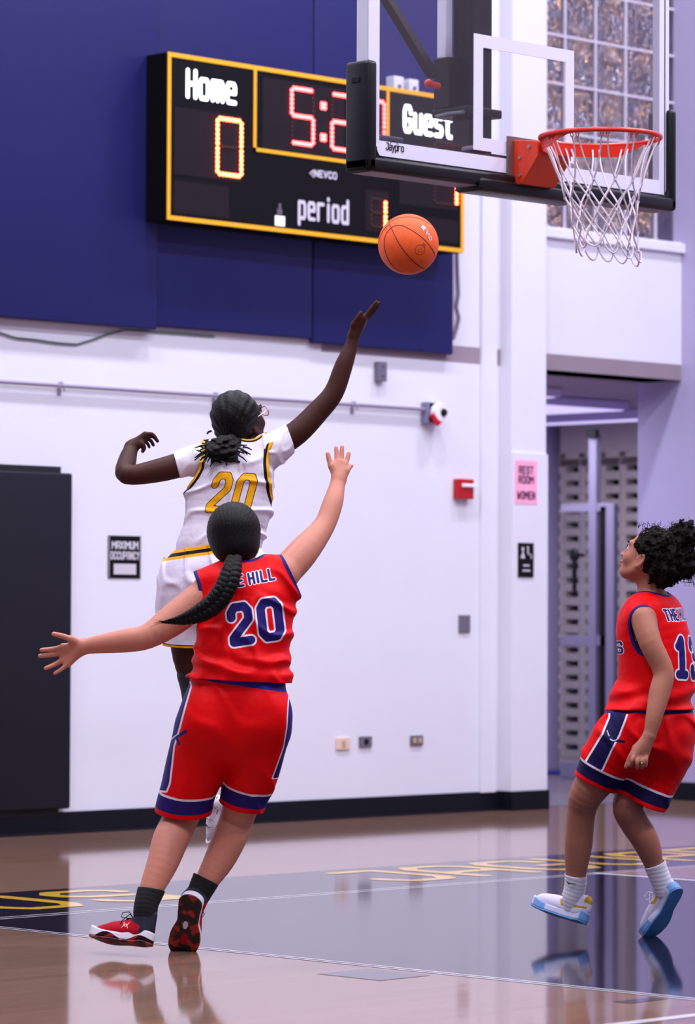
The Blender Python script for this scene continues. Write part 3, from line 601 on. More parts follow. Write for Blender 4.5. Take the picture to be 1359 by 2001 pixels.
for y, z in ((-.05, -.06), (-.05, -.13), (-.1, -.02)): bo.cyl((bxm-.106, y, RZ+z), (bxm-.098, y, RZ+z), .007, 8)
bo.build('bolt', mat('zinc bolt', (150, 140, 150), metal=.6, rough=.35), BK)
hk = MB()
for i in range(12):
    a = 2*math.pi*(i+.5)/12; c, s = math.cos(a), math.sin(a)
    for d_ in (-.05, .05):
        P_ = [(RC[0]+r*math.cos(a+d_+k_), RC[1]+r*math.sin(a+d_+k_), RZ+z) for r, z, k_ in ((.236, -.008, -.02), (.232, -.022, -.015), (.228, -.028, 0), (.228, -.018, .02), (.236, -.008, .025))]
        hk.tube(P_, .0022, 5)
hk.build('net_hooks', red, RIM, True)
# net
NR = [(0, .226, 0), (.085, .195, 0), (.165, .158, 0), (.215, .142, 0), (.265, .130, 0), (.315, .123, 0), (.365, .121, 0), (.415, .128, 0), (.452, .132, 0)]
rnd = random.Random(3)
def netp(z, ang, rr):
    sh = (z/.45)**2
    dz = .03*sh*math.cos(ang+.6)
    return Vector((RC[0]+rr*math.cos(ang)+.022*sh, RC[1]+rr*math.sin(ang)-.03*sh, RZ-.02-z-dz))
rows = [(.0, .226), (.165, .160), (.225, .142), (.285, .130), (.345, .123), (.405, .124)]
jit = {}
def node(r_, k):
    z, rr = rows[r_]; half = .5 if r_ % 2 else 0
    key = (r_, k % 12)
    if key not in jit: jit[key] = (rnd.uniform(-.012, .012) if r_ > 1 else 0, rnd.uniform(-.05, .05) if r_ > 1 else 0, rnd.uniform(-.008, .008) if r_ > 1 else 0)
    j = jit[key]
    return z+j[0], 2*math.pi*(k+.5+half)/12+j[1], rr+j[2]
nm = MB(); cord = .0036
def strand(a, b, bow=0):
    pts = []
    da = (b[1]-a[1]+math.pi) % (2*math.pi)-math.pi
    for i in range(7):
        f = i/6; pts.append(netp(a[0]+(b[0]-a[0])*f, a[1]+da*(f if not bow else f**bow), a[2]+(b[2]-a[2])*(f**.8)))
    nm.tube(pts, cord, 6)
for k in range(12):
    st = node(0, k)
    for s_, q in ((.06, 0), (-.06, -1)): strand((st[0], st[1]+s_, st[2]), node(1, k+q), 2.2)
    for r_ in range(1, 5):
        A = node(r_, k)
        if r_ % 2: strand(A, node(r_+1, k)); strand(A, node(r_+1, k+1))
        else: strand(A, node(r_+1, k)); strand(A, node(r_+1, k-1))
    # bottom loops
    A = node(5, k); B = node(5, k+1); da = (B[1]-A[1]+math.pi) % (2*math.pi)-math.pi
    dep = .045+rnd.uniform(-.012, .02)
    nm.tube([netp(A[0]+(B[0]-A[0])*f+dep*math.sin(math.pi*f)**.6, A[1]+da*f, A[2]+.004) for f in np.linspace(0, 1, 13)], cord, 6)
    for r_ in range(1, 6):
        P_ = netp(*node(r_, k)); nm.sphere(P_, .0062, 8, 6, (1, 1, 1.3))
nm.build('net', mat('white nylon cord', (212, 200, 214), rough=.8), HP, True)
# mast, braces
mast = mat('dark blue black steel', (11, 13, 22), rough=.25, spec=.25); mtop = 2.4
mx0 = at_y(872, 100, YB+.34)[0]-bxc
my_ = at_x(963, 150, bxc+.065)[1]-YB; MB().box((-.065, my_, .04), (.065, at_x(884, 150, bxc-.065)[1]-YB, mtop), .008).build('mast', mast, HP)
gx = at_y(868, 60, YB+.36)[0]-bxc
ty = at_y(868, 115, YB+.36)
MB().box((gx-.02, .33, ty[2]-bz0), (gx+.02, .38, mtop), .004).build('guide_tube', fr_m, HP)
q = at_y(872, 215, YB+.36)
MB().box((gx-.03, .30, q[2]-bz0), (gx+.05, .39, ty[2]-bz0), .006).build('clamp', blk, HP)
MB().box((gx-.03, .20, q[2]-bz0-.035), (gx+.18, .40, q[2]-bz0), .006).build('clamp_plate', blk, HP)
A = at_y(848, 150, YB+.34); B = at_x(757, 0, A[0]-.12); d_ = (B-A); B2 = A+d_*2.2
L0 = lambda P: (P[0]-bxc, P[1]-YB, P[2]-bz0)
n_ = np.array(L0(B2))-np.array(L0(A))
ar = MB().tube([L0(A), L0(B2)], .026, 4); ar.build('brace_arm', mat('brown black steel', (30, 22, 28), rough=.3, spec=.4), HP)
K = L0(at_y(838, 163, YB+.3))
MB().sphere(K, .018, 12, 8).cyl((K[0]-.01, K[1], K[2]), (K[0]+.06, K[1], K[2]-.005), .014, 10).build('knuckle', org_m, HP, True)
rp = [L0(at_y(p, q_, YB+.22)) for p, q_ in ((852, 228), (875, 222), (905, 219), (940, 221), (966, 227))]
MB().tube(rp, .0065, 8).build('cross_rod', mat('grey rod', (120, 126, 135), rough=.4), HP, True)
MB().box((-.14, .065, .03), (.14, .29, .085), .004).build('mast_bracket', mast, HP)
MB().tube([L0(at_y(905, 291, YB+.1)), L0(at_y(925, 288, YB+.1))], .008, 8).build('stud', alu, HP)
sp = L0(at_y(930, 372, YB+.2)); MB().sphere(sp, .085, 20, 8, (1, 1, .14)).build('base_disc', blk, HP, True)

# ------------------------------------------------------------------ ball
BC = at_d(798.5, 477.5, 13.24); BR = .1155
ball = thing('basketball', 'orange basketball in the air above the raised hand of the player in white', 'ball', BC)
bmat = mat('orange pebbled leather', (240, 92, 26), rough=.5, spec=.4, bump=.5, bscale=500, var=.04)
MB().sphere((0, 0, 0), BR, 64, 40).build('cover', bmat, ball, True)
def bpt(x, y, k=1.):
    """point of the near side of the ball seen at x,y"""
    d = ray(x, y); d = d/np.linalg.norm(d); o = CAM-BC; b = d@o; c = o@o-BR*BR; D = b*b-c
    if D < 0: D = 0
    return (o+d*(-b-math.sqrt(D)))*k
def arc(pts, n=40):
    P = np.array([bpt(*p) for p in pts]); out_ = []
    for i in range(len(P)-1):
        p0 = P[max(i-1, 0)]; p1 = P[i]; p2 = P[i+1]; p3 = P[min(i+2, len(P)-1)]
        for t in np.linspace(0, 1, 8, endpoint=False):
            q = .5*((2*p1)+(-p0+p2)*t+(2*p0-5*p1+4*p2-p3)*t*t+(-p0+3*p1-3*p2+p3)*t**3); out_.append(q/np.linalg.norm(q)*(BR-.0002))
    out_.append(P[-1]/np.linalg.norm(P[-1])*(BR-.0002)); return out_
bc2 = lambda l: [(720+.1177*a, 400+.1177*b) for a, b in l]
sm = MB()
for l in ([(345, 280), (390, 400), (480, 590), (590, 760), (700, 890), (820, 1000), (930, 1062)],
          [(375, 395), (450, 350), (560, 348), (700, 410), (850, 510), (990, 640), (1070, 750), (1110, 870)],
          [(375, 395), (300, 480), (268, 620), (285, 790), (345, 930), (440, 1050), (560, 1120)],
          [(345, 300), (460, 235), (600, 207), (760, 210), (900, 250), (1010, 320)],
          [(345, 330), (250, 430), (190, 560), (172, 640)]):
    sm.tube(arc(bc2(l)), .0016, 6)
sm.build('seam', mat('black seam rubber', (26, 20, 26), rough=.6), ball, True)
def onball(o, cx, cy, k=1.002):
    """wrap a flat patch (local x,y metres) round the ball at a seen point"""
    n = bpt(cx, cy); n = n/np.linalg.norm(n); return n
def ballprint(nm_, sdf, x0, x1, y0, y1, cx, cy, ang, m):
    n = bpt(cx, cy); n /= np.linalg.norm(n)
    R_ = RT-n*(RT@n); R_ /= np.linalg.norm(R_); U_ = np.cross(n, -R_) 
    if U_[2] < 0: U_ = -U_
    X_ = R_*math.cos(ang)+U_*math.sin(ang); Y_ = -R_*math.sin(ang)+U_*math.cos(ang)
    o = plate(nm_, sdf, x0, x1, y0, y1, .0012, m, ball, n*BR, X_, Y_)
    for v in o.data.vertices: v.co = v.co.normalized()*(BR+.0004)
segs_b, W_b = text_strokes('EVO', .015, .0165, .0095)
bk_ink = mat('navy ball print', (30, 26, 52), rough=.5); wh_ink = mat('white ball print', (235, 215, 225), rough=.5); br_ink = mat('brown ball print', (150, 62, 18), rough=.5)
ballprint('print', lambda x, y: stroke_sdf(segs_b, x-.0018, y-.001, .0052), -.004, W_b+.008, -.005, .022, 822, 443, math.radians(-42), wh_ink)
ballprint('print', lambda x, y: stroke_sdf(segs_b, x, y, .0038), -.004, W_b+.006, -.005, .021, 821.5, 443.5, math.radians(-42), bk_ink)
ballprint('emblem', lambda x, y: np.minimum(np.abs(np.hypot(x, y)-.0195)-.0013, np.minimum(np.hypot(x+.005, y-.002)-.0022, np.minimum(np.hypot(x-.005, y-.004)-.0022, np.maximum(np.abs(np.hypot(x, y-.001)-.0095)-.0009, y+.002)))), -.023, .023, -.023, .023, 821.5, 488.5, 0, br_ink)
ballprint('stamp', lambda x, y: np.minimum(np.maximum(np.abs(y-.0035)-.002, np.abs(x)-.009), np.maximum(np.abs(y+.0035)-.002, np.abs(x)-.009)), -.011, .011, -.007, .007, 829, 479, math.radians(-38), br_ink)
# ------------------------------------------------------------------ implicit modelling
def smin(a, b, k):
    if k <= 0: return np.minimum(a, b)
    h = np.maximum(k-np.abs(a-b), 0)/k
    return np.minimum(a, b)-h*h*k*.25
def spline(P, R, sub):
    P = np.asarray(P, float); R = np.asarray(R, float); n = len(P)
    if n < 3 or sub < 2: return P, R
    o = []; r = []
    for i in range(n-1):
        p0, p1, p2, p3 = P[max(i-1, 0)], P[i], P[i+1], P[min(i+2, n-1)]
        q0, q1, q2, q3 = R[max(i-1, 0)], R[i], R[i+1], R[min(i+2, n-1)]
        for t in np.linspace(0, 1, sub, endpoint=False):
            c = lambda a, b, c_, d: .5*((2*b)+(-a+c_)*t+(2*a-5*b+4*c_-d)*t*t+(-a+3*b-3*c_+d)*t**3)
            o.append(c(p0, p1, p2, p3)); r.append(c(q0, q1, q2, q3))
    o.append(P[-1]); r.append(R[-1]); return np.array(o), np.array(r)
class Vox:
    def __init__(s, lo, hi, h):
        s.lo = np.array(lo, float); s.h = h; s.n = np.ceil((np.array(hi)-s.lo)/h).astype(int)+1
        s.f = np.full(s.n, .08, np.float32)
    def reg(s, lo, hi, within=None):
        a = np.clip(np.floor((np.array(lo)-s.lo)/s.h).astype(int), 0, s.n); b = np.clip(np.ceil((np.array(hi)-s.lo)/s.h).astype(int)+1, 0, s.n)
        if within is not None: a = np.maximum(a, [q.start for q in within]); b = np.maximum(a, np.minimum(b, [q.stop for q in within]))
        sl = tuple(slice(x, y) for x, y in zip(a, b))
        g = [(s.lo[i]+np.arange(a[i], b[i])*s.h).astype(np.float32) for i in range(3)]
        return sl, g[0][:, None, None], g[1][None, :, None], g[2][None, None, :]
    def limb(s, P, R, k=.015, sub=4, sub_=False, side=None, flat=1.):
        """tapered tube through P; with side/flat the section is an ellipse (R across side, R*flat across the rest)"""
        P, R = spline(P, R, sub); mg = .03+k
        lo = (P-R[:, None]).min(0)-mg; hi = (P+R[:, None]).max(0)+mg
        SL, X, Y, Z = s.reg(lo, hi); T = np.full(s.f[SL].shape, .08, np.float32); base = [q.start for q in SL]
        for i in range(len(P)-1):
            a, b = P[i], P[i+1]; rm_ = max(R[i], R[i+1])+mg
            sl, x, y, z = s.reg(np.minimum(a, b)-rm_, np.maximum(a, b)+rm_, SL)
            lc = tuple(slice(q.start-o, q.stop-o) for q, o in zip(sl, base))
            if T[lc].size == 0: continue
            d = b-a; L = float(d@d)+1e-12; vx, vy, vz = x-a[0], y-a[1], z-a[2]
            t = np.clip((vx*d[0]+vy*d[1]+vz*d[2])/L, 0, 1); vx = vx-t*d[0]; vy = vy-t*d[1]; vz = vz-t*d[2]; r = R[i]+(R[i+1]-R[i])*t
            if side is None: dd = np.sqrt(vx*vx+vy*vy+vz*vz)-r
            else:
                c = vx*side[0]+vy*side[1]+vz*side[2]; q2 = vx*vx+vy*vy+vz*vz-c*c
                dd = (np.sqrt(c*c+np.maximum(q2, 0)/(flat*flat))-r)*min(1, flat)
            T[lc] = np.minimum(T[lc], dd)
        s.comb(SL, T, k, sub_); return s
    def comb(s, SL, T, k, sub_):
        if sub_: s.f[SL] = -smin(-s.f[SL], T, k)
        else: s.f[SL] = smin(s.f[SL], T, k)
    def ell(s, c, r, ax=None, k=.015, sub_=False):
        c = np.array(c, float); r = np.array(r, float); m = r.max()+.03+k
        SL, X, Y, Z = s.reg(c-m, c+m); x, y, z = X-c[0], Y-c[1], Z-c[2]
        if ax is None: ax = np.eye(3)
        u = [(x*a[0]+y*a[1]+z*a[2])/ri for a, ri in zip(ax, r)]
        q = np.sqrt(u[0]**2+u[1]**2+u[2]**2); g = np.sqrt((u[0]/r[0])**2+(u[1]/r[1])**2+(u[2]/r[2])**2)+1e-6
        d = q*(q-1)/g; d = np.where(q < .3, -r.min()*.7, d)
        s.comb(SL, d.astype(np.float32), k, sub_); return s
    def add(s, fn):
        SL, X, Y, Z = s.reg(s.lo-1, s.lo+s.n*s.h+1); s.f = s.f+fn(X, Y, Z).astype(np.float32); return s
    def nets(s):
        f = s.f; f[0] = f[-1] = .08; f[:, 0] = f[:, -1] = .08; f[:, :, 0] = f[:, :, -1] = .08
        ins = f < 0; N = f.shape
        c = np.zeros([q-1 for q in N], np.int8)
        for i in (0, 1):
            for j in (0, 1):
                for k in (0, 1): c += ins[i:N[0]-1+i, j:N[1]-1+j, k:N[2]-1+k]
        I, J, K = np.nonzero((c > 0) & (c < 8)); ids = -np.ones(c.shape, np.int32); ids[I, J, K] = np.arange(len(I))
        acc = np.zeros((len(I), 3)); cnt = np.zeros(len(I))
        cor = {(i, j, k): f[I+i, J+j, K+k] for i in (0, 1) for j in (0, 1) for k in (0, 1)}
        for a in cor:
            for ax in range(3):
                if a[ax] == 0:
                    b = tuple(1 if q == ax else a[q] for q in range(3)); fa, fb = cor[a], cor[b]
                    x = (fa < 0) != (fb < 0); t = np.where(x, fa/np.where(x, fa-fb, 1), 0)
                    p = np.array(a, float)[None].repeat(len(I), 0); p[:, ax] += t; acc += p*x[:, None]; cnt += x
        V = np.stack([I, J, K], 1)+acc/cnt[:, None]; V = s.lo+V*s.h
        F_ = []
        for ax in range(3):
            u, v = (ax+1) % 3, (ax+2) % 3
            sl0 = [slice(1, -1)]*3; sl0[ax] = slice(0, -1); sl1 = list(sl0); sl1[ax] = slice(1, None)
            A = ins[tuple(sl0)]; B = ins[tuple(sl1)]; q = np.nonzero(A != B)
            off = [1, 1, 1]; off[ax] = 0; P = [q[i]+off[i] for i in range(3)]
            flip = ~A[q]
            def idx(du, dv):
                w_ = [P[0].copy(), P[1].copy(), P[2].copy()]; w_[u] -= du; w_[v] -= dv; return ids[w_[0], w_[1], w_[2]]
            Q = np.stack([idx(1, 1), idx(0, 1), idx(0, 0), idx(1, 0)], 1); Q[flip] = Q[flip][:, ::-1]; F_.append(Q)
        return V, np.concatenate(F_)
def relax(V, Fc, it=2, w_=.5):
    E_ = np.concatenate([Fc[:, [0, 1]], Fc[:, [1, 2]], Fc[:, [2, 3]], Fc[:, [3, 0]]]); n = np.zeros(len(V)); np.add.at(n, E_[:, 0], 1); np.add.at(n, E_[:, 1], 1)
    for _ in range(it):
        S_ = np.zeros_like(V); np.add.at(S_, E_[:, 0], V[E_[:, 1]]); np.add.at(S_, E_[:, 1], V[E_[:, 0]]); V = V*(1-w_)+w_*S_/n[:, None]
    return V
def cutmesh(V, Fc, g, h):
    gv = g(V); keep = gv[Fc].mean(1) > 0; Fc = Fc[keep]
    E_ = np.sort(np.concatenate([Fc[:, [0, 1]], Fc[:, [1, 2]], Fc[:, [2, 3]], Fc[:, [3, 0]]]), 1)
    key = E_[:, 0].astype(np.int64)*len(V)+E_[:, 1]; uq, ct = np.unique(key, return_counts=True)
    b = uq[ct == 1]; bv = np.unique(np.concatenate([b//len(V), b % len(V)])); V = V.copy()
    for _ in range(3):
        P = V[bv]; g0 = g(P); e = 1e-4; gr = np.stack([(g(P+np.eye(3)[i]*e)-g0)/e for i in range(3)], 1); n2 = (gr**2).sum(1)+1e-6
        st = np.clip(g0/np.sqrt(n2), -h*1.2, h*1.2)/np.sqrt(n2); V[bv] = P-gr*st[:, None]
    us = np.unique(Fc); mp_ = -np.ones(len(V), int); mp_[us] = np.arange(len(us)); return V[us], mp_[Fc]
def normals(V, Fc):
    n = np.cross(V[Fc[:, 2]]-V[Fc[:, 0]], V[Fc[:, 3]]-V[Fc[:, 1]]); N = np.zeros_like(V)
    for i in range(4): np.add.at(N, Fc[:, i], n)
    return N/(np.linalg.norm(N, axis=1)[:, None]+1e-12)
def fastmesh(name, V, Fc, m, parent, attrs=None, thick=0, smooth=True):
    me = bpy.data.meshes.new(name); me.vertices.add(len(V)); me.vertices.foreach_set('co', np.asarray(V, np.float32).ravel())
    me.loops.add(Fc.size); me.loops.foreach_set('vertex_index', Fc.astype(np.int32).ravel()); me.polygons.add(len(Fc)); me.polygons.foreach_set('loop_start', np.arange(0, Fc.size, 4, dtype=np.int32))
    me.update(calc_edges=True); me.validate()
    for k_, v in (attrs or {}).items():
        a = me.attributes.new(k_, 'FLOAT', 'POINT'); a.data.foreach_set('value', np.asarray(v, np.float32))
    o = link(name, me, m, parent, smooth)
    if thick:
        md = o.modifiers.new('hem', 'SOLIDIFY'); md.thickness = thick; md.offset = -1
    return o
def nz(v): v = np.asarray(v, float); return v/np.linalg.norm(v)
class Frame:
    """a person's own frame: x to the right, y away, z up, metres"""
    def __init__(s, px_, d0, z0=0):
        s.d0 = d0; b = at_d(px_, 1200, d0); s.b = np.array([b[0], b[1], z0])
    def __call__(s, x, y, dd=0.):
        v = at_d(x, y, s.d0+dd)-s.b; return np.array([v@RT, v@FW, v[2]])
    def L(s, pts): return [s(*p) for p in pts]
def wav(seed, n, lo, hi, amp, dirs=None):
    r = np.random.RandomState(seed); K = []
    for i in range(n):
        d = r.randn(3) if dirs is None else np.array(dirs[i % len(dirs)])+r.randn(3)*.25
        d = d/np.linalg.norm(d)*r.uniform(lo, hi); K.append((d, r.uniform(0, 6.28)))
    def fn(X, Y, Z): return sum(amp/n**.5*np.sin(k[0]*X+k[1]*Y+k[2]*Z+p) for k, p in K)
    return fn
def folds(seed, n, lo, hi, amp, dirs):
    w_ = wav(seed, n, lo, hi, 1., dirs); m_ = wav(seed+50, 3, 6, 14, 1.)
    return lambda X, Y, Z: -amp*np.exp(-(w_(X, Y, Z)/.45)**2)*(.5+.5*np.clip(m_(X, Y, Z)*1.2, -1, 1))+amp*.3
def sph(c, r):
    c = np.array(c); return lambda V: np.linalg.norm(V-c, axis=1)-r
def elc(c, r, ax):
    c = np.array(c); A = np.array(ax)/np.array(r)[:, None]
    def g(V):
        q = (V-c)@A.T; n = np.linalg.norm(q, axis=1); g_ = np.linalg.norm(q@A, axis=1)+1e-9; return n*(n-1)/g_
    return g
def pl(p, n): p = np.array(p); n = nz(n); return lambda V: (V-p)@n
def seg2(P, pts):
    """distance of 2d points to a polyline"""
    S_ = [(a[0], a[1], b[0], b[1]) for a, b in zip(pts[:-1], pts[1:])]; return stroke_sdf(S_, P[:, 0], P[:, 1], 0)
def poly2(P, pts):
    """signed distance to polygon (negative inside)"""
    pts = list(pts); d = seg2(P, pts+[pts[0]]); ins = np.zeros(len(P), bool)
    for (x1, y1), (x2, y2) in zip(pts, pts[1:]+[pts[0]]):
        c = ((y1 > P[:, 1]) != (y2 > P[:, 1])) & (P[:, 0] < (x2-x1)*(P[:, 1]-y1)/((y2-y1) or 1e-9)+x1); ins ^= c
    return np.where(ins, -d, d)
def txt_attr(u, v, s, h, wd, gap, cx, cy, ang=0, shear=0):
    segs, W = text_strokes(s, h, wd, gap); a = math.radians(ang); x = u-cx; y = v-cy
    X = x*math.cos(a)+y*math.sin(a); Y = -x*math.sin(a)+y*math.cos(a); X = X-shear*Y
    return stroke_sdf(segs, X+W/2, Y+h/2, 0)
def skin(name, c, c2=None):
    return mat(name, c, rough=.46, spec=.3, bump=.12, bscale=120, var=.05, vscale=9, sss=.0)
def head(v, c, fwd, up, s=1., neck=None, nr=.052):
    f = nz(fwd); up = nz(np.array(up)-f*(np.array(up)@f)); sd = np.cross(f, up); ax = [sd, f, up]
    at = lambda a, b, cc: c+(sd*a+f*b+up*cc)*s
    v.ell(at(0, -.008, .022), np.array((.073, .090, .083))*s, ax, .02)
    v.ell(at(0, .030, -.036), np.array((.055, .054, .066))*s, ax, .035)
    v.ell(at(0, .056, -.083), np.array((.022, .020, .016))*s, ax, .03)
    for q in (-1, 1):
        v.limb([at(q*.055, -.005, -.045), at(q*.042, .022, -.074), at(q*.015, .060, -.088)], np.array((.015, .013, .012))*s, .025)
        v.ell(at(q*.036, .058, -.034), np.array((.02, .018, .018))*s, ax, .025)
        v.ell(at(q*.031, .096, .003), np.array((.017, .012, .010))*s, ax, .012, True)
        v.limb([at(q*.012, .084, .022), at(q*.045, .070, .022)], np.array((.008, .007))*s, .015)
        # ear: rim, lobe, hollow
        e = [at(q*.070, .006, -.018), at(q*.076, -.002, -.003), at(q*.080, -.016, -.004), at(q*.078, -.019, -.022), at(q*.073, -.008, -.046), at(q*.069, .002, -.049)]
        v.limb(e, np.array((.0055, .0055, .0055, .005, .006, .006))*s, .006)
        v.ell(at(q*.071, -.004, -.022), np.array((.006, .011, .018))*s, ax, .008)
    v.limb([at(0, .082, .012), at(0, .092, -.010), at(0, .102, -.027)], np.array((.0075, .008, .009))*s, .012)
    for q in (-1, 1): v.ell(at(q*.011, .096, -.031), np.array((.007, .009, .006))*s, ax, .008)
    v.ell(at(0, .090, -.054), np.array((.020, .010, .0065))*s, ax, .005)
    v.ell(at(0, .087, -.066), np.array((.018, .011, .0075))*s, ax, .005)
    if neck is not None: v.limb([at(0, -.015, -.035), (at(0, -.02, -.06)+neck)/2, neck], [nr*.98, nr, nr*1.08], .03)
    return at, ax
def eyes(at, ax, par, s=1., skinm=None):
    ew = mat('eye white', (225, 220, 222), rough=.15); ir = mat('brown iris', (40, 24, 20), rough=.1); brow = mat('dark brow', (26, 18, 18), rough=.8)
    for q in (-1, 1):
        MB().sphere(at(q*.031, .0717, .003), .0118*s, 20, 14).build('eye', ew, par, True)
        p = at(q*.031, .0715, .003); g = nz(ax[1]+.15*ax[0]*q)
        MB().tube([p+g*.0105*s, p+g*.0129*s], [.0066*s, .0050*s], 14).build('iris', ir, par, True)
        MB().tube([at(q*.012, .096, .022), at(q*.03, .092, .0285), at(q*.05, .077, .024)], [.0028, .0034, .0018], 6).build('eyebrow', brow, par, True)
        MB().tube([at(q*.016, .083, .006), at(q*.031, .0865, .011), at(q*.046, .076, .006)], [.0018, .0032, .0016], 5).build('eyelash', brow, par, True)
def hand(v, wrist, wr, fingers, palm=None, pr=.0125, fr=.0085):
    """fingers: list of polylines (knuckle .. tip); the first is the thumb"""
    for i, fp_ in enumerate(fingers):
        fp_ = [np.array(p) for p in fp_]
        if i == 0:
            v.limb([wrist*.55+fp_[0]*.45, fp_[0]], [pr*1.15, pr*1.0], .012)
            v.limb(fp_, np.linspace(fr*1.25, fr*.95, len(fp_)), .008)
        else:
            v.limb([wrist, fp_[0]*.6+wrist*.4, fp_[0]], [wr*.72, pr*1.12, pr*.92], .014)
            k = (.98, 1.05, 1., .88)[(i-1) % 4]
            v.limb(fp_, np.linspace(fr*1.08, fr*.86, len(fp_))*k, .0045)
def shoe(par, name, heel, fwd, up, m_up, m_mid, m_out, L=.262, right=False, sc=1., collar=.07, lace=None, extra=None, label=None, midh=.03, toe=0., mextra=None, wide=1.):
    f = nz(fwd); up = nz(np.array(up)-f*(np.array(up)@f)); sd = np.cross(up, f); sc = L/.262*sc   # sd: to the left of the foot
    heel = np.array(heel)
    W = lambda V: heel+(V[:, 0:1]*f+V[:, 1:2]*wide*sd+V[:, 2:3]*up)*sc
    s_ = -1 if right else 1
    def warp(X): return .9*np.maximum(X-.17, 0)**2*1.6+.004*np.exp(-((X-.02)/.02)**2)
    out = [(.034, 0, .0335), (.075, .001*s_, .031), (.115, .003*s_, .031), (.165, .004*s_, .044), (.205, .0, .043), (.222, -.004*s_, .036)]
    P, R = spline([(a, b, 0) for a, b, c in out], [c for a, b, c in out], 5)
    def outline(X, Y, grow=0.):
        d = np.full(np.broadcast(X, Y).shape, 1., np.float32)
        for i in range(len(P)-1):
            a, b = P[i], P[i+1]; dx_, dy_ = b[0]-a[0], b[1]-a[1]; L2 = dx_*dx_+dy_*dy_; t = np.clip(((X-a[0])*dx_+(Y-a[1])*dy_)/L2, 0, 1)
            d = np.minimum(d, np.hypot(X-a[0]-t*dx_, Y-a[1]-t*dy_)-(R[i]+(R[i+1]-R[i])*t))
        return d-grow
    def slab(z0, z1, grow, flare=0.):
        v = Vox((-.015, -.065, -.012), (.285, .065, .17), .0028)
        SL, X, Y, Z = v.reg(v.lo-1, v.lo+v.n*v.h+1); zz_ = Z-warp(X); d2 = outline(X, Y, grow)-flare*(.03-np.clip(zz_, 0, .03))
        zt = z1(X) if callable(z1) else z1; zb_ = z0(X) if callable(z0) else z0
        dz_ = np.maximum(zb_-zz_, zz_-zt); q = np.minimum(np.maximum(d2, dz_), 0)+np.hypot(np.maximum(d2, 0), np.maximum(dz_, 0)); r = .004
        v.f = np.broadcast_to((np.minimum(np.maximum(d2+r, dz_+r), 0)+np.hypot(np.maximum(d2+r, 0), np.maximum(dz_+r, 0))-r), v.f.shape).astype(np.float32).copy(); return v
    v = Vox((-.015, -.065, -.012), (.285, .065, .17), .0028)
    v.limb([(.036, 0, .040), (.10, .001*s_, .040), (.16, .003*s_, .034+toe*.008), (.205, -.002*s_, .030+toe*.010), (.228, -.004*s_, .028+toe*.008)], [.034, .0345, .041+toe*.002, .034+toe*.004, .023+toe*.005], .01, 4, side=(0, 1, 0), flat=.85)
    v.limb([(.045, 0, .05), (.048, 0, collar+.015)], [.037, .036], .02); v.limb([(.05, 0, .075), (.10, 0, .058), (.15, 0, .045)], [.033, .028, .028], .02)
    v.limb([(.012, 0, .06), (.010, 0, collar+.02)], [.010, .008], .015)
    v.limb([(.052, 0, collar+.012), (.056, 0, .17)], [.028, .032], .004, sub_=True)
    V, Fq = v.nets(); V = relax(V, Fq, 1)
    V[:, 2] += warp(V[:, 0])*.6
    u = V.copy()
    attrs = {'ux': u[:, 0], 'uz': u[:, 2], 'uy': u[:, 1]}
    if extra: attrs.update(extra(u))
    o = fastmesh(name, W(V), Fq, m_up, par, attrs)
    if label: o['label'] = label
    v = slab(.007, lambda X: midh+.007*np.cos(X*22)+.0*X, .003); V, Fq = v.nets(); V = relax(V, Fq, 1); fastmesh('midsole', W(V), Fq, m_mid, o, dict({'ux': V[:, 0], 'uy': V[:, 1], 'uz': V[:, 2]}, **(mextra(V) if mextra else {})))
    v = slab(0., .0085, .004)
    V, Fq = v.nets(); V = relax(V, Fq, 1); fastmesh('outsole', W(V), Fq, m_out, o, {'ux': V[:, 0], 'uy': V[:, 1], 'uz': V[:, 2]})
    if lace:
        tl = MB(); T = lambda a, b, c: tuple((heel+(a*f+b*sd+c*up)*sc))
        for i in range(5):
            x = .105+i*.018; z = .088-i*.0075
            tl.tube([T(x, .02, z-.008), T(x+.003, 0, z+.0), T(x+.006, -.02, z-.008)], .0022, 5); tl.tube([T(x, -.02, z-.008), T(x+.003, 0, z+.001), T(x+.006, .02, z-.008)], .0022, 5)
        for q in (-1, 1): tl.tube([T(.098, 0, .092), T(.105, .02*q, .108), T(.12, .036*q, .10), T(.125, .034*q, .085), T(.11, .015*q, .086), T(.098, 0, .092)], .0018, 5)
        tl.tube([T(.098, 0, .092), T(.10, .02, .10), T(.118, .03, .075), T(.12, .035, .06)], .0018, 5)
        tl.build('laces', lace, o, True)
    return o
def sock(par, P, R, m, name='sock', seed=1, attrs=None):
    P = [np.array(p) for p in P]; A = np.array(P); lo = A.min(0)-.08; hi = A.max(0)+.08
    v = Vox(lo, hi, .003).limb(P, R, .005, 4); ax = nz(P[-1]-P[0])
    v.add(lambda X, Y, Z: .0005*np.sin((X*ax[0]+Y*ax[1]+Z*ax[2])*420+2*np.sin(X*40)))
    V, Fq = v.nets(); V = relax(V, Fq, 1); V, Fq = cutmesh(V, Fq, pl(P[0], ax), .003); return fastmesh(name, V, Fq, m, par, None, .002)
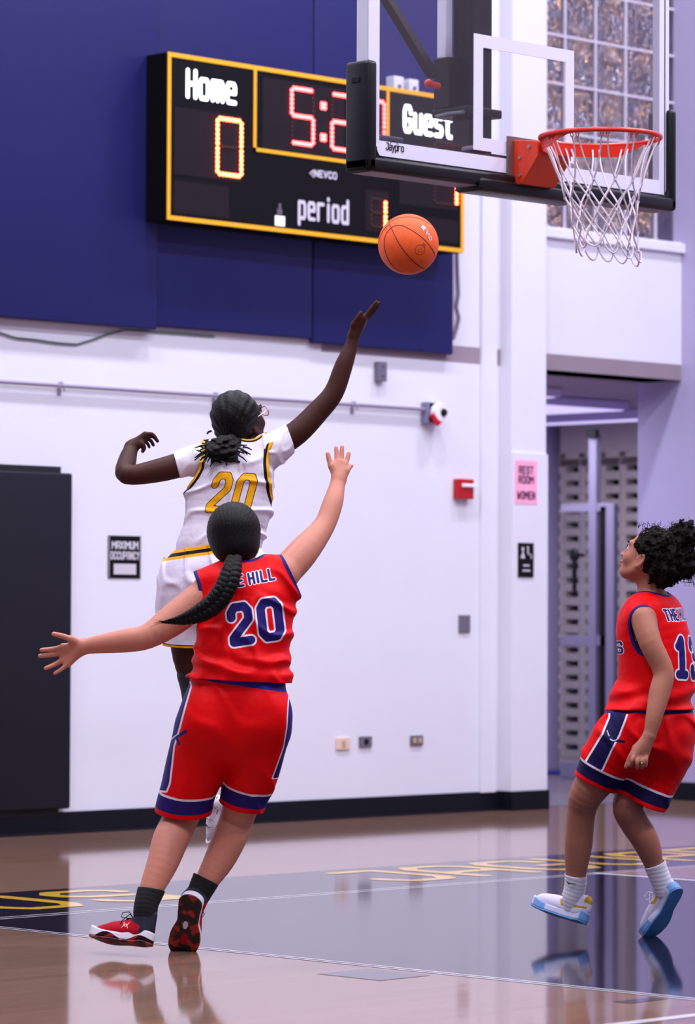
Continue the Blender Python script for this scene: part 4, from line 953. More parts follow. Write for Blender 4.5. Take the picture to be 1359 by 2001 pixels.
# ------------------------------------------------------------------ the defender in red seen from behind
RED = (218, 4, 12); NAVY = (38, 28, 104); WHITE = (226, 214, 226)
skin_d = skin('tan skin', (192, 124, 104))
F1 = Frame(450, 12.0); P1 = thing('person', 'player in red uniform 20 seen from behind, running on tiptoe with both arms out', 'person', F1.b, TH-math.pi/2)
S1 = 6820/12.
J = F1
v = Vox((-.70, -.30, .0), (.50, .45, 1.80), .004)
tors = [(470, 1345, 0), (471, 1300, .01), (476, 1240, .02), (482, 1180, .04), (482, 1140, .05)]
v.limb(J.L(tors), np.array([92, 90, 88, 86, 62])/S1-.008, .02, 4, side=(1, 0, 0), flat=.68)
v.limb(J.L([(410, 1150, .05), (478, 1122, .06), (552, 1124, .05)]), [.052, .05, .052], .03)
v.limb(J.L([(425, 1390, .0), (508, 1390, 0)]), [.095, .095], .03)
aL = J.L([(412, 1152, .05), (345, 1206, .01), (290, 1243, -.03), (245, 1252, -.02), (200, 1258, .0), (166, 1263, .02)]); v.limb(aL, [.054, .056, .043, .0405, .033, .0265], .02)
aR = J.L([(548, 1128, .05), (590, 1082, .12), (632, 1030, .20), (650, 985, .25), (658, 955, .29), (662, 938, .31)]); v.limb(aR, [.054, .054, .039, .036, .029, .0255], .02)
q = .02
hand(v, J(164, 1263, q), .027, [J.L(l) for l in (
    [(141, 1250, q-.02), (122, 1243, q-.03), (105, 1239, q-.03)],
    [(123, 1264, q), (105, 1268, q+.01), (81, 1270, q+.01)], [(121, 1276, q+.01), (102, 1279, q+.015), (78, 1282, q+.015)],
    [(124, 1289, q+.01), (108, 1298, q+.01), (89, 1306, q)], [(133, 1297, q+.005), (120, 1308, q), (107, 1316, q)])], pr=.0135, fr=.0088)
q = .32
hand(v, J(662, 938, .31), .026, [J.L(l) for l in (
    [(649, 912, q), (644, 900, q+.005), (641, 887, q+.01)],
    [(659, 905, q+.01), (658, 890, q+.02), (657, 875, q+.03)], [(667, 904, q+.01), (668, 889, q+.02), (669, 874, q+.03)],
    [(675, 908, q+.01), (679, 898, q+.02), (682, 886, q+.03)], [(678, 920, q+.0), (684, 914, q+.01), (688, 910, q+.015)])], pr=.013, fr=.0088)
v.limb(J.L([(420, 1420, .0), (382, 1510, .05), (357, 1590, .09), (334, 1640, .03), (318, 1686, -.02), (297, 1735, -.06), (286, 1768, -.08)]), [.085, .078, .062, .062, .054, .042, .036], .015)
v.limb(J.L([(515, 1420, .0), (490, 1510, .05), (466, 1590, .11), (450, 1635, .10), (429, 1680, .09), (405, 1720, .07), (388, 1748, .06)]), [.085, .072, .06, .059, .053, .041, .035], .015)
hc = J(459, 1046, .10); at1, ax1 = head(v, hc, (.35, .8, .35), (0, -.35, .9), 1., J(480, 1120, .06), .05)
V, Fq = v.nets(); V = relax(V, Fq, 1)
fastmesh('body', V, Fq, skin_d, P1)
# hair
hair_b = mat('black straight hair', (7, 5, 7), rough=.48, spec=.2, bump=.7, bscale=60, stretch=(6, 6, .7))
v = Vox(hc-.2, hc+.2, .003)
v.ell(J(457, 1038, .085), (.094, .108, .103), None, .02); v.ell(J(462, 1072, .05), (.072, .075, .055), None, .04)
cc = J(457, 1038, .085); tie = J(455, 1098, -.02)
def strands(X, Y, Z):
    a = np.arctan2(X-tie[0], (Z-tie[2])*1.+.001); return .0006*np.sin(a*80)+.0003*np.sin(a*151+2)
v.add(strands); V, Fq = v.nets(); fastmesh('hair', relax(V, Fq, 1), Fq, hair_b, P1)
br_ = MB(); bp_, brr = spline(J.L([(458, 1092, -.045), (452, 1118, -.10), (440, 1150, -.125), (420, 1178, -.13), (393, 1197, -.13), (362, 1209, -.12), (335, 1214, -.11), (316, 1216, -.10)]), [.024, .031, .033, .033, .029, .019, .009, .003], 20)
n_ = len(bp_)
for k in range(3):
    pts = []; rr = []
    for i in range(n_):
        t = nz(bp_[min(i+1, n_-1)]-bp_[max(i-1, 0)]); a = nz(np.cross(t, (0, 1, 0))); b2 = np.cross(t, a); ph = i*.37+k*2.094
        pts.append(bp_[i]+(a*math.cos(ph)+b2*math.sin(2*ph)*.5)*brr[i]*.55); rr.append(brr[i]*.62)
    br_.tube(pts, rr, 14)
br_.build('braid', hair_b, P1, True)
MB().tube([tuple(J(458, 1092, -.045)+np.array([.019*math.cos(a), .019*math.sin(a), .002*math.sin(a)])) for a in np.linspace(0, 6.28, 18)[:-1]], .006, 8, closed=True).build('hair_tie', blk, P1, True)
wsp = MB()
for i in range(3):
    a = J(505+i*.8, 1020+i*7, .06); wsp.tube([a, a+np.array([.012, -.01, .004*(i % 3)]), a+np.array([.014+.004*(i % 3), -.01, -.02])], [.0006, .0005, .0003], 4)
rw = random.Random(2)
for i in range(60):
    k = rw.randrange(14, len(bp_)-4); a = bp_[k]+np.array([rw.uniform(-1, 1), -.6, rw.uniform(-1, 1)])*brr[k]*.75; d_ = nz(bp_[k+3]-bp_[k])*.03+np.array([rw.uniform(-.012, .004), -.004, rw.uniform(-.016, .010)])
    wsp.tube([a, a+d_*.5+np.array([0, 0, .002]), a+d_], [.0011, .0009, .0004], 4)
wsp.build('hair_wisps', hair_b, P1)
# jersey
hj = .003
v = Vox((-.26, -.28, .84), (.30, .32, 1.40), hj)
tj = [(470, 1352, 0), (471, 1325, .0), (471, 1300, .01), (477, 1240, .02), (485, 1180, .04), (484, 1150, .05)]
v.limb(J.L(tj), np.array([102, 102, 98, 95, 93, 72])/S1, .02, 4, side=(1, 0, 0), flat=.80)
v.limb(J.L([(388, 1148, .05), (478, 1118, .06), (570, 1122, .045)]), [.060, .060, .066], .045)
v.add(wav(5, 5, 22, 60, .003, [(.3, .1, 1), (-.5, .2, .8), (.9, 0, .5)])); v.add(folds(6, 4, 26, 44, .010, [(.25, .0, 1), (-.4, .0, .9), (.7, 0, .7)])); zb1 = J(470, 1300, 0)[2]
v.add(lambda X, Y, Z: .006*np.exp(-((Z-zb1)/.05)**2)*np.sin(Z*95+X*9+2*np.sin(X*14)))
cuts = [sph(J(340, 1165, .05), 62/S1), sph(J(655, 1085, .08), 107/S1), sph(J(480, 1082, .07), .068), pl(J(470, 1331, -.13), nz((.05, 0, 1)))]
g = lambda V: np.min([c(V) for c in cuts], 0); g3 = lambda V: np.min([c(V) for c in cuts[:3]], 0)
V, Fq = v.nets(); V = relax(V, Fq, 1); V, Fq = cutmesh(V, Fq, g, hj); N = normals(V, Fq)
bk_ = N[:, 1] < .15; far = lambda a: np.where(bk_, a, 1.)
c20 = J(501, 1215); cth = J(486, 1132)
num = far(txt_attr(V[:, 0], V[:, 2], '20', .118, .058, .044, c20[0], c20[2], 9, .03)); ths = far(txt_attr(V[:, 0], V[:, 2], 'THE HILL', .036, .0155, .0115, cth[0], cth[2], 12, .0))
hemd = cuts[3](V)
jm = cloth_mat('red jersey 20', RED, [('trim', -1, .011, NAVY), ('num', -1, .0205, WHITE), ('num', -1, .0145, NAVY), ('word', -1, .0068, WHITE), ('word', -1, .0042, NAVY)], rough=.5)
fastmesh('jersey', V, Fq, jm, P1, {'trim': g3(V), 'num': num, 'word': ths}, .0025)
# shorts
v = Vox((-.30, -.26, .40), (.26, .32, .98), hj)
v.limb(J.L([(469, 1318, 0), (467, 1350, 0), (462, 1385, 0), (458, 1415, 0)]), np.array([95, 98, 106, 108])/S1, .02, 4, side=(1, 0, 0), flat=.73)
v.ell(J(412, 1404, -.055), (.092, .082, .10), None, .05); v.ell(J(510, 1402, -.055), (.095, .082, .10), None, .05)
v.limb(J.L([(405, 1430, .0), (388, 1480, .03), (376, 1520, .05), (365, 1560, .07), (357, 1600, .09)]), [.112, .106, .105, .101, .1], .03)
v.limb(J.L([(508, 1430, .0), (498, 1480, .03), (488, 1520, .05), (474, 1560, .08), (465, 1600, .1)]), [.107, .097, .088, .084, .082], .018)
v.add(wav(9, 5, 20, 48, .004, [(1, 0, .3), (.8, 0, -.4), (.2, .2, 1)]))
v.limb(J.L([(458, 1360, -.17), (452, 1410, -.165), (448, 1460, -.14), (444, 1492, -.10)]), [.003, .008, .013, .008], .045, sub_=True)
v.add(folds(8, 4, 24, 40, .008, [(.6, 0, .8), (1, 0, .2), (-.5, 0, .8)]))
lh_a, lh_b = J(303, 1584, .07), J(415, 1594, .07); rh_a, rh_b = J(423, 1562, .09), J(514, 1584, .09)
def hemcut(a, b, xs, lo):
    d = b-a; n = nz(np.array([-d[2], 0, d[0]])); n = n if n[2] > 0 else -n
    n = nz(n+np.array([0, -.12, 0]))
    def fn(V):
        side_ = (V[:, 0] < xs) if lo else (V[:, 0] >= xs); return np.where(side_, (V-a)@n, 1.)
    return fn
# the legs part along a slanting line
def legside(V): return V[:, 0]-np.interp(V[:, 2], [J(422, 1590)[2], J(437, 1520)[2], J(448, 1463)[2]], [J(422, 1590)[0], J(437, 1520)[0], J(448, 1463)[0]])
def hemL(V): return np.where(legside(V) < 0, (V-lh_a)@nz((.06, -.25, 1)), 1.)
def hemR(V): return np.where(legside(V) >= 0, (V-rh_a)@nz((.24, -.25, 1)), 1.)
wst = pl(J(470, 1312, 0), (.06, 0, -1))
g = lambda V: np.min([hemL(V), hemR(V), wst(V)], 0)
V, Fq = v.nets(); V = relax(V, Fq, 1); V, Fq = cutmesh(V, Fq, g, hj)
X2 = V[:, [0, 2]]; zz1 = lambda l: [tuple(J(*p)[[0, 2]]) for p in l]
pan_ = poly2(X2, zz1([(373, 1342), (352, 1420), (340, 1457), (331, 1530), (325, 1545), (200, 1545), (200, 1335), (372, 1335)]))
pan2 = poly2(X2, zz1([(567, 1345), (563, 1420), (556, 1460), (534, 1520), (700, 1520), (700, 1345)]))
emb = np.minimum(seg2(X2, zz1([(333, 1446), (350, 1437), (366, 1427)]))-.006, seg2(X2, zz1([(340, 1425), (347, 1440), (352, 1452)]))-.005); em2 = seg2(X2, zz1([(336, 1444), (344, 1437), (352, 1432)]))-.0018
wb_ = (V-J(372, 1326, 0))@nz((-.15*-1, 0, 1)); hm = np.minimum(hemL(V), hemR(V))
wbl = pl(J(372, 1324, 0), nz(np.array([28., 0, 193.])/1.))
band = V[:, 2]-(J(372, 1324)[2]+(V[:, 0]-J(372, 1324)[0])*(J(565, 1353)[2]-J(372, 1324)[2])/(J(565, 1353)[0]-J(372, 1324)[0]))
sm_ = cloth_mat('red shorts', RED, [('panel', -1, .0065, WHITE), ('panel', -1, 0, NAVY), ('panel2', -1, .004, WHITE), ('panel2', -1, 0, NAVY), ('emb', -1, 0, NAVY), ('emb2', -1, 0, WHITE), ('hem', -1, .077, WHITE), ('hem', -1, .069, NAVY), ('hem', -1, .018, RED), ('band', 0, 1, (40, 34, 130))], rough=.5)
fastmesh('shorts', V, Fq, sm_, P1, {'panel': pan_, 'panel2': pan2, 'emb': emb, 'emb2': em2, 'hem': hm, 'band': band}, .0025)
bs = mat('black knit sock', (14, 13, 18), rough=.85)
sock(P1, J.L([(296, 1738, -.062), (287, 1764, -.08), (284, 1785, -.085), (284, 1806, -.085)]), [.047, .042, .041, .036], bs)
sock(P1, J.L([(403, 1718, .07), (393, 1738, .064), (385, 1754, .06), (378, 1766, .058)]), [.048, .044, .041, .036], bs)
camo = bpy.data.materials.new('black and red camouflage rubber'); camo.use_nodes = True; nt = camo.node_tree; b = nt.nodes['Principled BSDF']; b.inputs['Roughness'].default_value = .5
tc = nt.nodes.new('ShaderNodeTexCoord'); n = nt.nodes.new('ShaderNodeTexNoise'); n.inputs['Scale'].default_value = 34; n.inputs['Detail'].default_value = 3; nt.links.new(tc.outputs['Object'], n.inputs['Vector'])
rp_ = nt.nodes.new('ShaderNodeValToRGB'); rp_.color_ramp.interpolation = 'LINEAR'; rp_.color_ramp.elements[0].position = .50; rp_.color_ramp.elements[0].color = lin((24, 14, 20))+(1,); rp_.color_ramp.elements[1].position = .62; rp_.color_ramp.elements[1].color = lin((178, 38, 26))+(1,)
nt.links.new(n.outputs['Fac'], rp_.inputs[0]); nt.links.new(rp_.outputs[0], b.inputs['Base Color'])
def logo_d(u):
    x = u[:, 0]; z = u[:, 2]; y = u[:, 1]
    a = np.hypot((x-.085)*1., (z-.064)*1.)
    P_ = np.stack([(x-.098)*1., (z-.058)*1.], 1); U_ = [(-.013, .011), (-.0085, .004), (-.006, -.002), (0, -.004), (.006, -.002), (.0085, .004), (.013, .011)]
    l = np.minimum(seg2(P_, U_), seg2(P_, [(a_, -b_) for a_, b_ in U_]))
    return {'logo': np.where(np.abs(y) > .02, l, 1), 'zone': z-(.052+.41*(x-.02))}
upm = cloth_mat('red knit upper', (172, 14, 34), [('zone', 0, 1, (38, 38, 52)), ('ux', -1, .035, (38, 38, 52)), ('logo', -1, .0016, (240, 170, 160))], rough=.6)
def wave_(u): return {'wave': u[:, 2]-(.017+.010*np.sin(u[:, 0]*46+.4)), 'wave2': np.maximum(u[:, 2]-(.015+.010*np.sin(u[:, 0]*46+.4)), np.abs(np.sin(u[:, 0]*38+u[:, 2]*60))-.6)}
mid_d = cloth_mat('white foam midsole with dark waves', (226, 218, 232), [('wave', -1, 0, (28, 15, 22)), ('wave2', -1, 0, (150, 30, 26))], rough=.45, bump=.02)
mid_w = mat('white foam midsole', (226, 218, 232), rough=.45)
shoe(P1, 'shoe', J(294, 1849, -.14), (-.80, .52, .02), (.02, .38, .93), upm, mid_d, camo, .26, False, lace=blk, extra=logo_d, collar=.088, midh=.038, mextra=wave_, label='red and charcoal shoe lifted off the floor')
SR = shoe(P1, 'shoe', J(374, 1752, -.03), (-.17, .46, -.87), (.26, .84, .42), upm, mid_w, camo, .258, True, lace=blk, extra=logo_d, collar=.075, wide=1.15, label='red and charcoal shoe on its toe with the sole showing')

_f = nz((-.17, .46, -.87)); _u3 = nz(np.array((.26, .84, .42))-_f*(np.array((.26, .84, .42))@_f)); _s3 = np.cross(_u3, _f); _h = np.array(F1(374, 1752, -.03)); _w = lambda a, b_, c_: tuple(_h+_f*a+_s3*b_+_u3*c_)
MB().prism([_w(.118+.016*math.cos(t), .002+.009*math.sin(t), -.0015) for t in np.linspace(0, 6.28, 14)[:-1]], tuple(_u3*.003)).build('sole_window', mid_w, SR)

# ------------------------------------------------------------------ the shooter in white
skin_w = mat('deep brown skin', (64, 34, 28), rough=.5, spec=.16, bump=.12, bscale=120, var=.06, vscale=9)
F2 = Frame(450, 12.9); S2 = 6820/12.9; J = F2
lowz = J(405, 1652, 0)[2]; F2 = Frame(450, 12.9, lowz); J = F2
P2 = thing('person', 'player in white uniform 20 with glasses leaping with right arm raised towards the ball', 'person', F2.b, TH-math.pi/2)
v = Vox((-.50, -.30, -.02), (.62, .55, 2.12), .004)
v.limb(J.L([(430, 1110, 0), (430, 1070, 0), (440, 1030, .01), (450, 980, .02), (460, 930, .03), (463, 905, .04)]), np.array([84, 78, 76, 78, 76, 60])/S2-.008, .02, 4, side=(1, 0, 0), flat=.62)
v.limb(J.L([(392, 900, .04), (470, 892, .04), (540, 878, .04)]), [.045, .05, .045], .03)
v.limb(J.L([(385, 897, .04), (320, 917, .0), (248, 928, -.03), (249, 900, .04), (258, 872, .10)]), [.048, .0445, .035, .034, .024], .02)
v.limb(J.L([(532, 876, .04), (580, 846, .05), (620, 806, .07), (652, 768, .08), (672, 715, .09), (686, 678, .10), (692, 655, .10)]), [.050, .046, .042, .0375, .034, .025, .021], .02)
q = .10
hand(v, J(256, 874, .09), .024, [J.L(l) for l in (
    [(276, 868, q-.02), (282, 874, q-.02), (279, 882, q-.02)],
    [(284, 849, q-.01), (297, 848, q-.01), (305, 856, q-.01)], [(286, 852, q+.01), (300, 853, q+.01), (308, 862, q+.01)],
    [(283, 856, q+.03), (294, 860, q+.03), (300, 870, q+.03)], [(280, 861, q+.045), (288, 866, q+.045), (292, 874, q+.045)])], pr=.013, fr=.0078)
hand(v, J(691, 655, .10), .021, [J.L(l) for l in (
    [(692, 634, q-.02), (699, 621, q-.03), (706, 611, q-.03)],
    [(711, 622, q-.02), (723, 606, q-.02), (736, 590, q-.02)], [(712, 624, q), (726, 608, q), (741, 592, q)],
    [(712, 628, q+.02), (726, 612, q+.02), (740, 597, q+.02)], [(711, 632, q+.035), (722, 619, q+.035), (733, 607, q+.035)])], pr=.0125, fr=.008)
v.limb(J.L([(385, 1130, .0), (380, 1210, .02), (373, 1265, .03), (380, 1330, .04), (393, 1400, .02), (410, 1480, .0), (424, 1555, -.01)]), [.088, .08, .074, .055, .055, .045, .034], .015)
v.limb(J.L([(480, 1130, .0), (490, 1190, .16), (495, 1230, .28), (492, 1300, .26), (486, 1380, .20), (482, 1430, .16)]), [.088, .078, .056, .055, .042, .033], .015)
hc = J(470, 820, .07); at2, ax2 = head(v, hc, (.66, .66, .34), (-.22, -.22, .95), .98, J(475, 890, .04), .046)
V, Fq = v.nets(); V = relax(V, Fq, 1); fastmesh('body', V, Fq, skin_w, P2); eyes(at2, ax2, P2, .98)
hair_k = mat('black braided hair', (8, 7, 9), rough=.55, spec=.25, bump=.8, bscale=110)
v = Vox(hc-.22, hc+.22, .003)
hcx = hc-ax2[1]*.022+ax2[2]*.022
v.ell(hcx, (.090, .094, .096), ax2, .02); v.ell(hc-ax2[1]*.05-ax2[2]*.04, (.068, .055, .06), ax2, .03)
p2 = J(450, 868, -.03)
v.add(lambda X, Y, Z: .0016*np.sin(np.arctan2(X-p2[0], Z-p2[2])*34)+.0008*np.sin(110*Z+90*X)); V, Fq = v.nets(); fastmesh('hair', relax(V, Fq, 1), Fq, hair_k, P2)
v = Vox(J(370, 920, -.02)-.12, J(490, 840, -.02)+.12, .003)
v.limb(J.L([(455, 866, -.03), (440, 876, -.06), (420, 880, -.075)]), [.028, .042, .036], .02); v.limb(J.L([(445, 875, -.05), (455, 895, -.07)]), [.035, .02], .02)
v.add(wav(4, 10, 160, 320, .006)); V, Fq = v.nets(); fastmesh('ponytail', V, Fq, hair_k, P2)
lk = MB(); rn = random.Random(8)
for i in range(46):
    a = J(rn.uniform(395, 475), rn.uniform(868, 892), -.06+rn.uniform(-.03, .02)); c0 = J(437, 876, -.06); d_ = nz(a-c0+np.array([rn.uniform(-.03, .01), -.01, rn.uniform(-.03, .0)])); L_ = rn.uniform(.018, .05)
    lk.tube([a, a+d_*L_*.5, a+d_*L_+np.array([0, 0, -.006])], [.0035, .0032, .0022], 6)
for x, y in ((398, 866), (392, 872), (388, 880), (402, 860)): a = J(x+8, y+5, -.05); b2 = J(x-4, y, -.05); lk.tube([a, (a+b2)/2+np.array([0, 0, .003]), b2], [.003, .003, .0025], 6)
a = J(414, 842, .0); lk.tube([a, a+np.array([-.012, 0, -.004]), a+np.array([-.018, 0, -.012])], [.004, .004, .003], 6)
lk.build('loose_locks', hair_k, P2, True)['kind'] = 'stuff'
# glasses
gfr = mat('clear pink glasses frame', (205, 120, 130), rough=.2); lens = gm2
gp = lambda a, b_, c: tuple(at2(a, b_, c))
GLS = MB()
for q in (-1, 1):
    GLS.tube([gp(q*.033+.022*math.cos(t), .108-.008*abs(math.cos(t)), .0+.018*math.sin(t)) for t in np.linspace(0, 6.28, 22)[:-1]], .0022, 6, closed=True)
    GLS.tube([gp(q*.055, .100, .008), gp(q*.074, .06, .006), gp(q*.079, .0, .0)], .0018, 6)
GLS.tube([gp(-.011, .110, .004), gp(0, .114, .006), gp(.011, .110, .004)], .002, 6)
GLS.build('glasses', gfr, P2, True)
# undershirt
wht = cloth_mat('white tight undershirt', (232, 226, 240), [], rough=.5)
v = Vox((-.28, -.22, .85), (.34, .30, 1.72), hj)
v.limb(J.L([(440, 1030, .01), (450, 980, .02), (462, 930, .03), (466, 905, .04)]), np.array([74, 78, 78, 62])/S2-.004, .02, 4, side=(1, 0, 0), flat=.64)
v.limb(J.L([(388, 897, .04), (470, 887, .04), (540, 874, .04)]), [.052, .058, .054], .03)
v.limb(J.L([(392, 895, .04), (365, 903, .03), (320, 917, .0)]), [.053, .054, .049], .02); v.limb(J.L([(528, 882, .04), (550, 868, .045), (590, 838, .055)]), [.060, .055, .049], .03)
v.add(folds(12, 4, 40, 80, .005, [(.7, 0, .7), (1, 0, -.2)]))
cuts = [pl(J(344, 904, .02), (1, .05, .28)), pl(J(568, 861, .05), (-.86, -.1, -.30)), sph(J(482, 862, .06), .06), pl(J(440, 1025, 0), (0, 0, 1))]
g = lambda V: np.min([c(V) for c in cuts], 0)
V, Fq = v.nets(); V = relax(V, Fq, 1); V, Fq = cutmesh(V, Fq, g, hj); fastmesh('undershirt', V, Fq, wht, P2, None, .002)
# jersey
YEL = (240, 168, 20); BLK = (18, 16, 22); WJ = (224, 216, 232)
v = Vox((-.28, -.22, .85), (.34, .30, 1.72), hj)
v.limb(J.L([(428, 1095, 0), (430, 1065, 0), (438, 1030, .01), (450, 980, .02), (462, 930, .03), (468, 905, .04)]), np.array([80, 84, 81, 86, 86, 68])/S2+.004, .02, 4, side=(1, 0, 0), flat=.66)
v.limb(J.L([(395, 893, .04), (470, 884, .04), (540, 872, .04)]), [.060, .064, .060], .03)
v.add(wav(7, 6, 22, 60, .003, [(.5, .1, .8), (-.6, 0, .7), (.9, 0, .3)])); v.add(folds(13, 5, 30, 55, .009, [(.5, 0, .8), (-.6, 0, .7), (.9, 0, .3)]))
cuts = [sph(J(336, 893, .04), 68/S2), sph(J(640, 915, .05), 122/S2), sph(J(484, 856, .06), .072), pl(J(430, 1084, 0), (0, 0, 1))]
g = lambda V: np.min([c(V) for c in cuts], 0); g2_ = lambda V: np.min([cuts[0](V), cuts[1](V)], 0); gn_ = cuts[2]
V, Fq = v.nets(); V = relax(V, Fq, 1); V, Fq = cutmesh(V, Fq, g, hj); N = normals(V, Fq)
c20 = J(455, 965); num = np.where(N[:, 1] < .15, txt_attr(V[:, 0], V[:, 2], '20', .126, .049, .040, c20[0], c20[2], -2, .22), 1.)
jm = cloth_mat('white jersey 20', WJ, [('trim', -1, .025, BLK), ('trim', -1, .012, YEL), ('neck', -1, .011, BLK), ('neck', -1, .005, YEL), ('num', -1, .0145, BLK), ('num', -1, .0118, YEL)], rough=.5, bump=.3)
fastmesh('jersey', V, Fq, jm, P2, {'trim': g2_(V), 'num': num, 'neck': gn_(V)}, .0025)
# shorts
v = Vox((-.34, -.30, .55), (.30, .48, 1.18), hj)
v.limb(J.L([(430, 1062, 0), (428, 1095, 0), (424, 1130, 0), (424, 1160, 0)]), np.array([80, 88, 104, 110])/S2, .02, 4, side=(1, 0, 0), flat=.74)
v.limb(J.L([(378, 1130, .0), (366, 1180, .02), (370, 1225, .03), (374, 1275, .035)]), [.12, .12, .112, .105], .03)
v.limb(J.L([(475, 1130, .0), (480, 1180, .12), (490, 1230, .24)]), [.12, .115, .10], .03)
v.add(folds(17, 5, 25, 50, .012, [(1, 0, .3), (.8, 0, -.4)]))
cuts = [pl(J(374, 1260, .03), (0.0, -.12, 1)), pl(J(378, 1069, -.1), (.14, 0, -1)), pl(J(488, 1220, .2), (0, -.75, .6))]
g = lambda V: np.min([np.where(V[:, 1] < .17, cuts[0](V), 1), cuts[1](V), cuts[2](V)], 0)
V, Fq = v.nets(); V = relax(V, Fq, 1); V, Fq = cutmesh(V, Fq, g, hj)
tt = pl(J(378, 1066, 0), (.14, 0, -1))(V)
sm_ = cloth_mat('white shorts', (228, 222, 240), [('waist', -1, .036, YEL), ('waist', .012, .025, BLK), ('hem', -1, .011, BLK), ('hem', -1, .0075, YEL)], rough=.5, bump=.3)
fastmesh('shorts', V, Fq, sm_, P2, {'waist': cuts[1](V), 'hem': np.minimum(cuts[0](V), cuts[2](V))}, .0025)
v = Vox(J(400, 1400, 0)-.3, J(400, 1400, 0)+.3, .0035)
v.limb(J.L([(378, 1318, .04), (384, 1345, .035), (394, 1400, .02), (406, 1460, .0)]), [.061, .059, .060, .052], .005)
V, Fq = v.nets(); V, Fq = cutmesh(V, Fq, pl(J(378, 1311, .04), (.15, 0, -1)), .0035); fastmesh('leg_sleeve', V, Fq, mat('black compression sleeve', (16, 15, 22), rough=.6), P2)
ws = mat('white sport sock', (228, 222, 236), rough=.8)
sock(P2, J.L([(415, 1505, .0), (422, 1545, -.01), (425, 1572, -.01)]), [.042, .038, .036], ws); sock(P2, J.L([(484, 1405, .18), (482, 1430, .16), (480, 1452, .15)]), [.042, .038, .036], ws)
def swirl(u): return {'logo': np.abs(np.sin(u[:, 0]*60+4*np.sin(u[:, 2]*70)))*.02}
upw = cloth_mat('white shoe with black swirls', (228, 222, 232), [('logo', -1, .0022, (20, 18, 26))], rough=.5)
shoe(P2, 'shoe', J(445, 1556, -.03), (-.25, .12, -.96), (-.85, -.4, .12), upw, mid_w, mid_w, .19, False, lace=ws, extra=swirl, label='white shoe with black swirls pointing down')
shoe(P2, 'shoe', J(478, 1470, .10), (.1, .75, -.5), (0, .5, .8), upw, mid_w, mid_w, .22, True, lace=ws, extra=swirl)

# ------------------------------------------------------------------ the player at the right
skin_r = skin('light brown skin', (168, 108, 88))
F3 = Frame(1250, 12.6); S3 = 6820/12.6; J = F3
P3 = thing('person', 'player in red uniform 13 with curly hair looking up from the right edge', 'person', F3.b, TH-math.pi/2)
fc = nz((-.85, .52, 0)); lf = np.array([-.52, -.85, 0.])
v = Vox((-.42, -.40, .0), (.36, .42, 1.56), .004)
tor = J.L([(1270, 1400, 0), (1278, 1340, 0), (1283, 1280, 0), (1280, 1220, 0), (1276, 1195, 0)])
v.limb(tor, [.14, .14, .14, .135, .095], .02, 4, side=lf, flat=.70)
v.limb([J(1282, 1197)+lf*.115, J(1281, 1178), J(1280, 1194)-lf*.115], [.042, .046, .042], .03)
v.limb(J.L([(1258, 1209, -.125), (1272, 1257, -.17), (1297, 1312, -.18), (1290, 1352, -.20), (1279, 1400, -.23), (1271, 1435, -.24)]), [.047, .041, .0375, .038, .030, .0225], .02)
v.limb(J.L([(1288, 1200, .16), (1262, 1265, .24), (1240, 1310, .26), (1222, 1345, .22), (1206, 1365, .18)]), [.047, .041, .036, .032, .023], .02)
q = -.24
hand(v, J(1268, 1440, q), .022, [J.L(l) for l in (
    [(1243, 1462, q+.0), (1232, 1480, q-.01), (1224, 1499, q-.01)],
    [(1243, 1473, q-.015), (1236, 1485, q-.03), (1233, 1497, q-.02)], [(1250, 1476, q-.01), (1246, 1489, q-.03), (1246, 1501, q-.02)],
    [(1257, 1475, q-.005), (1256, 1488, q-.025), (1255, 1500, q-.015)], [(1264, 1472, q), (1264, 1484, q-.02), (1263, 1497, q-.015)])], pr=.013, fr=.0082)
q = .17
hand(v, J(1206, 1365, .18), .022, [J.L(l) for l in (
    [(1203, 1378, q-.02), (1199, 1386, q-.03), (1196, 1392, q-.03)], [(1196, 1371, q), (1192, 1380, q), (1193, 1387, q)], [(1197, 1370, q+.02), (1192, 1377, q+.02), (1192, 1384, q+.02)],
    [(1198, 1368, q+.04), (1193, 1374, q+.04), (1193, 1381, q+.04)], [(1200, 1365, q+.055), (1196, 1371, q+.055), (1196, 1377, q+.055)])], pr=.012, fr=.0078)
v.limb([J(1262, 1425, -.04), J(1278, 1425, .04)], [.10, .10], .03)
v.limb(J.L([(1245, 1430, -.08), (1185, 1500, -.06), (1149, 1548, -.03), (1138, 1582, .0), (1134, 1618, .02), (1132, 1646, .03), (1129, 1675, .04), (1126, 1710, .05), (1125, 1742, .06)]), [.09, .075, .062, .052, .0505, .050, .045, .037, .033], .015)
v.limb(J.L([(1288, 1430, .07), (1258, 1505, .04), (1228, 1572, -.01), (1238, 1604, -.0), (1258, 1635, .01), (1270, 1662, .02), (1279, 1690, .03), (1289, 1715, .04)]), [.09, .075, .056, .052, .050, .044, .034, .032], .015)
hc = J(1269, 1089, -.01); at3, ax3 = head(v, hc, (-.80, .46, .36), (.33, 0, .94), .97, J(1276, 1178, .0), .044)
V, Fq = v.nets(); V = relax(V, Fq, 1); fastmesh('body', V, Fq, skin_r, P3); eyes(at3, ax3, P3)
lips = mat('rosy lips', (158, 84, 80), rough=.35)
MB().tube([at3(-.015, .090, -.0550), at3(0, .0955, -.0540), at3(.015, .090, -.0550)], [.002, .0042, .002], 8).tube([at3(-.013, .088, -.0650), at3(0, .0930, -.0660), at3(.013, .088, -.0650)], [.002, .0046, .002], 8).build('lips', lips, P3, True)
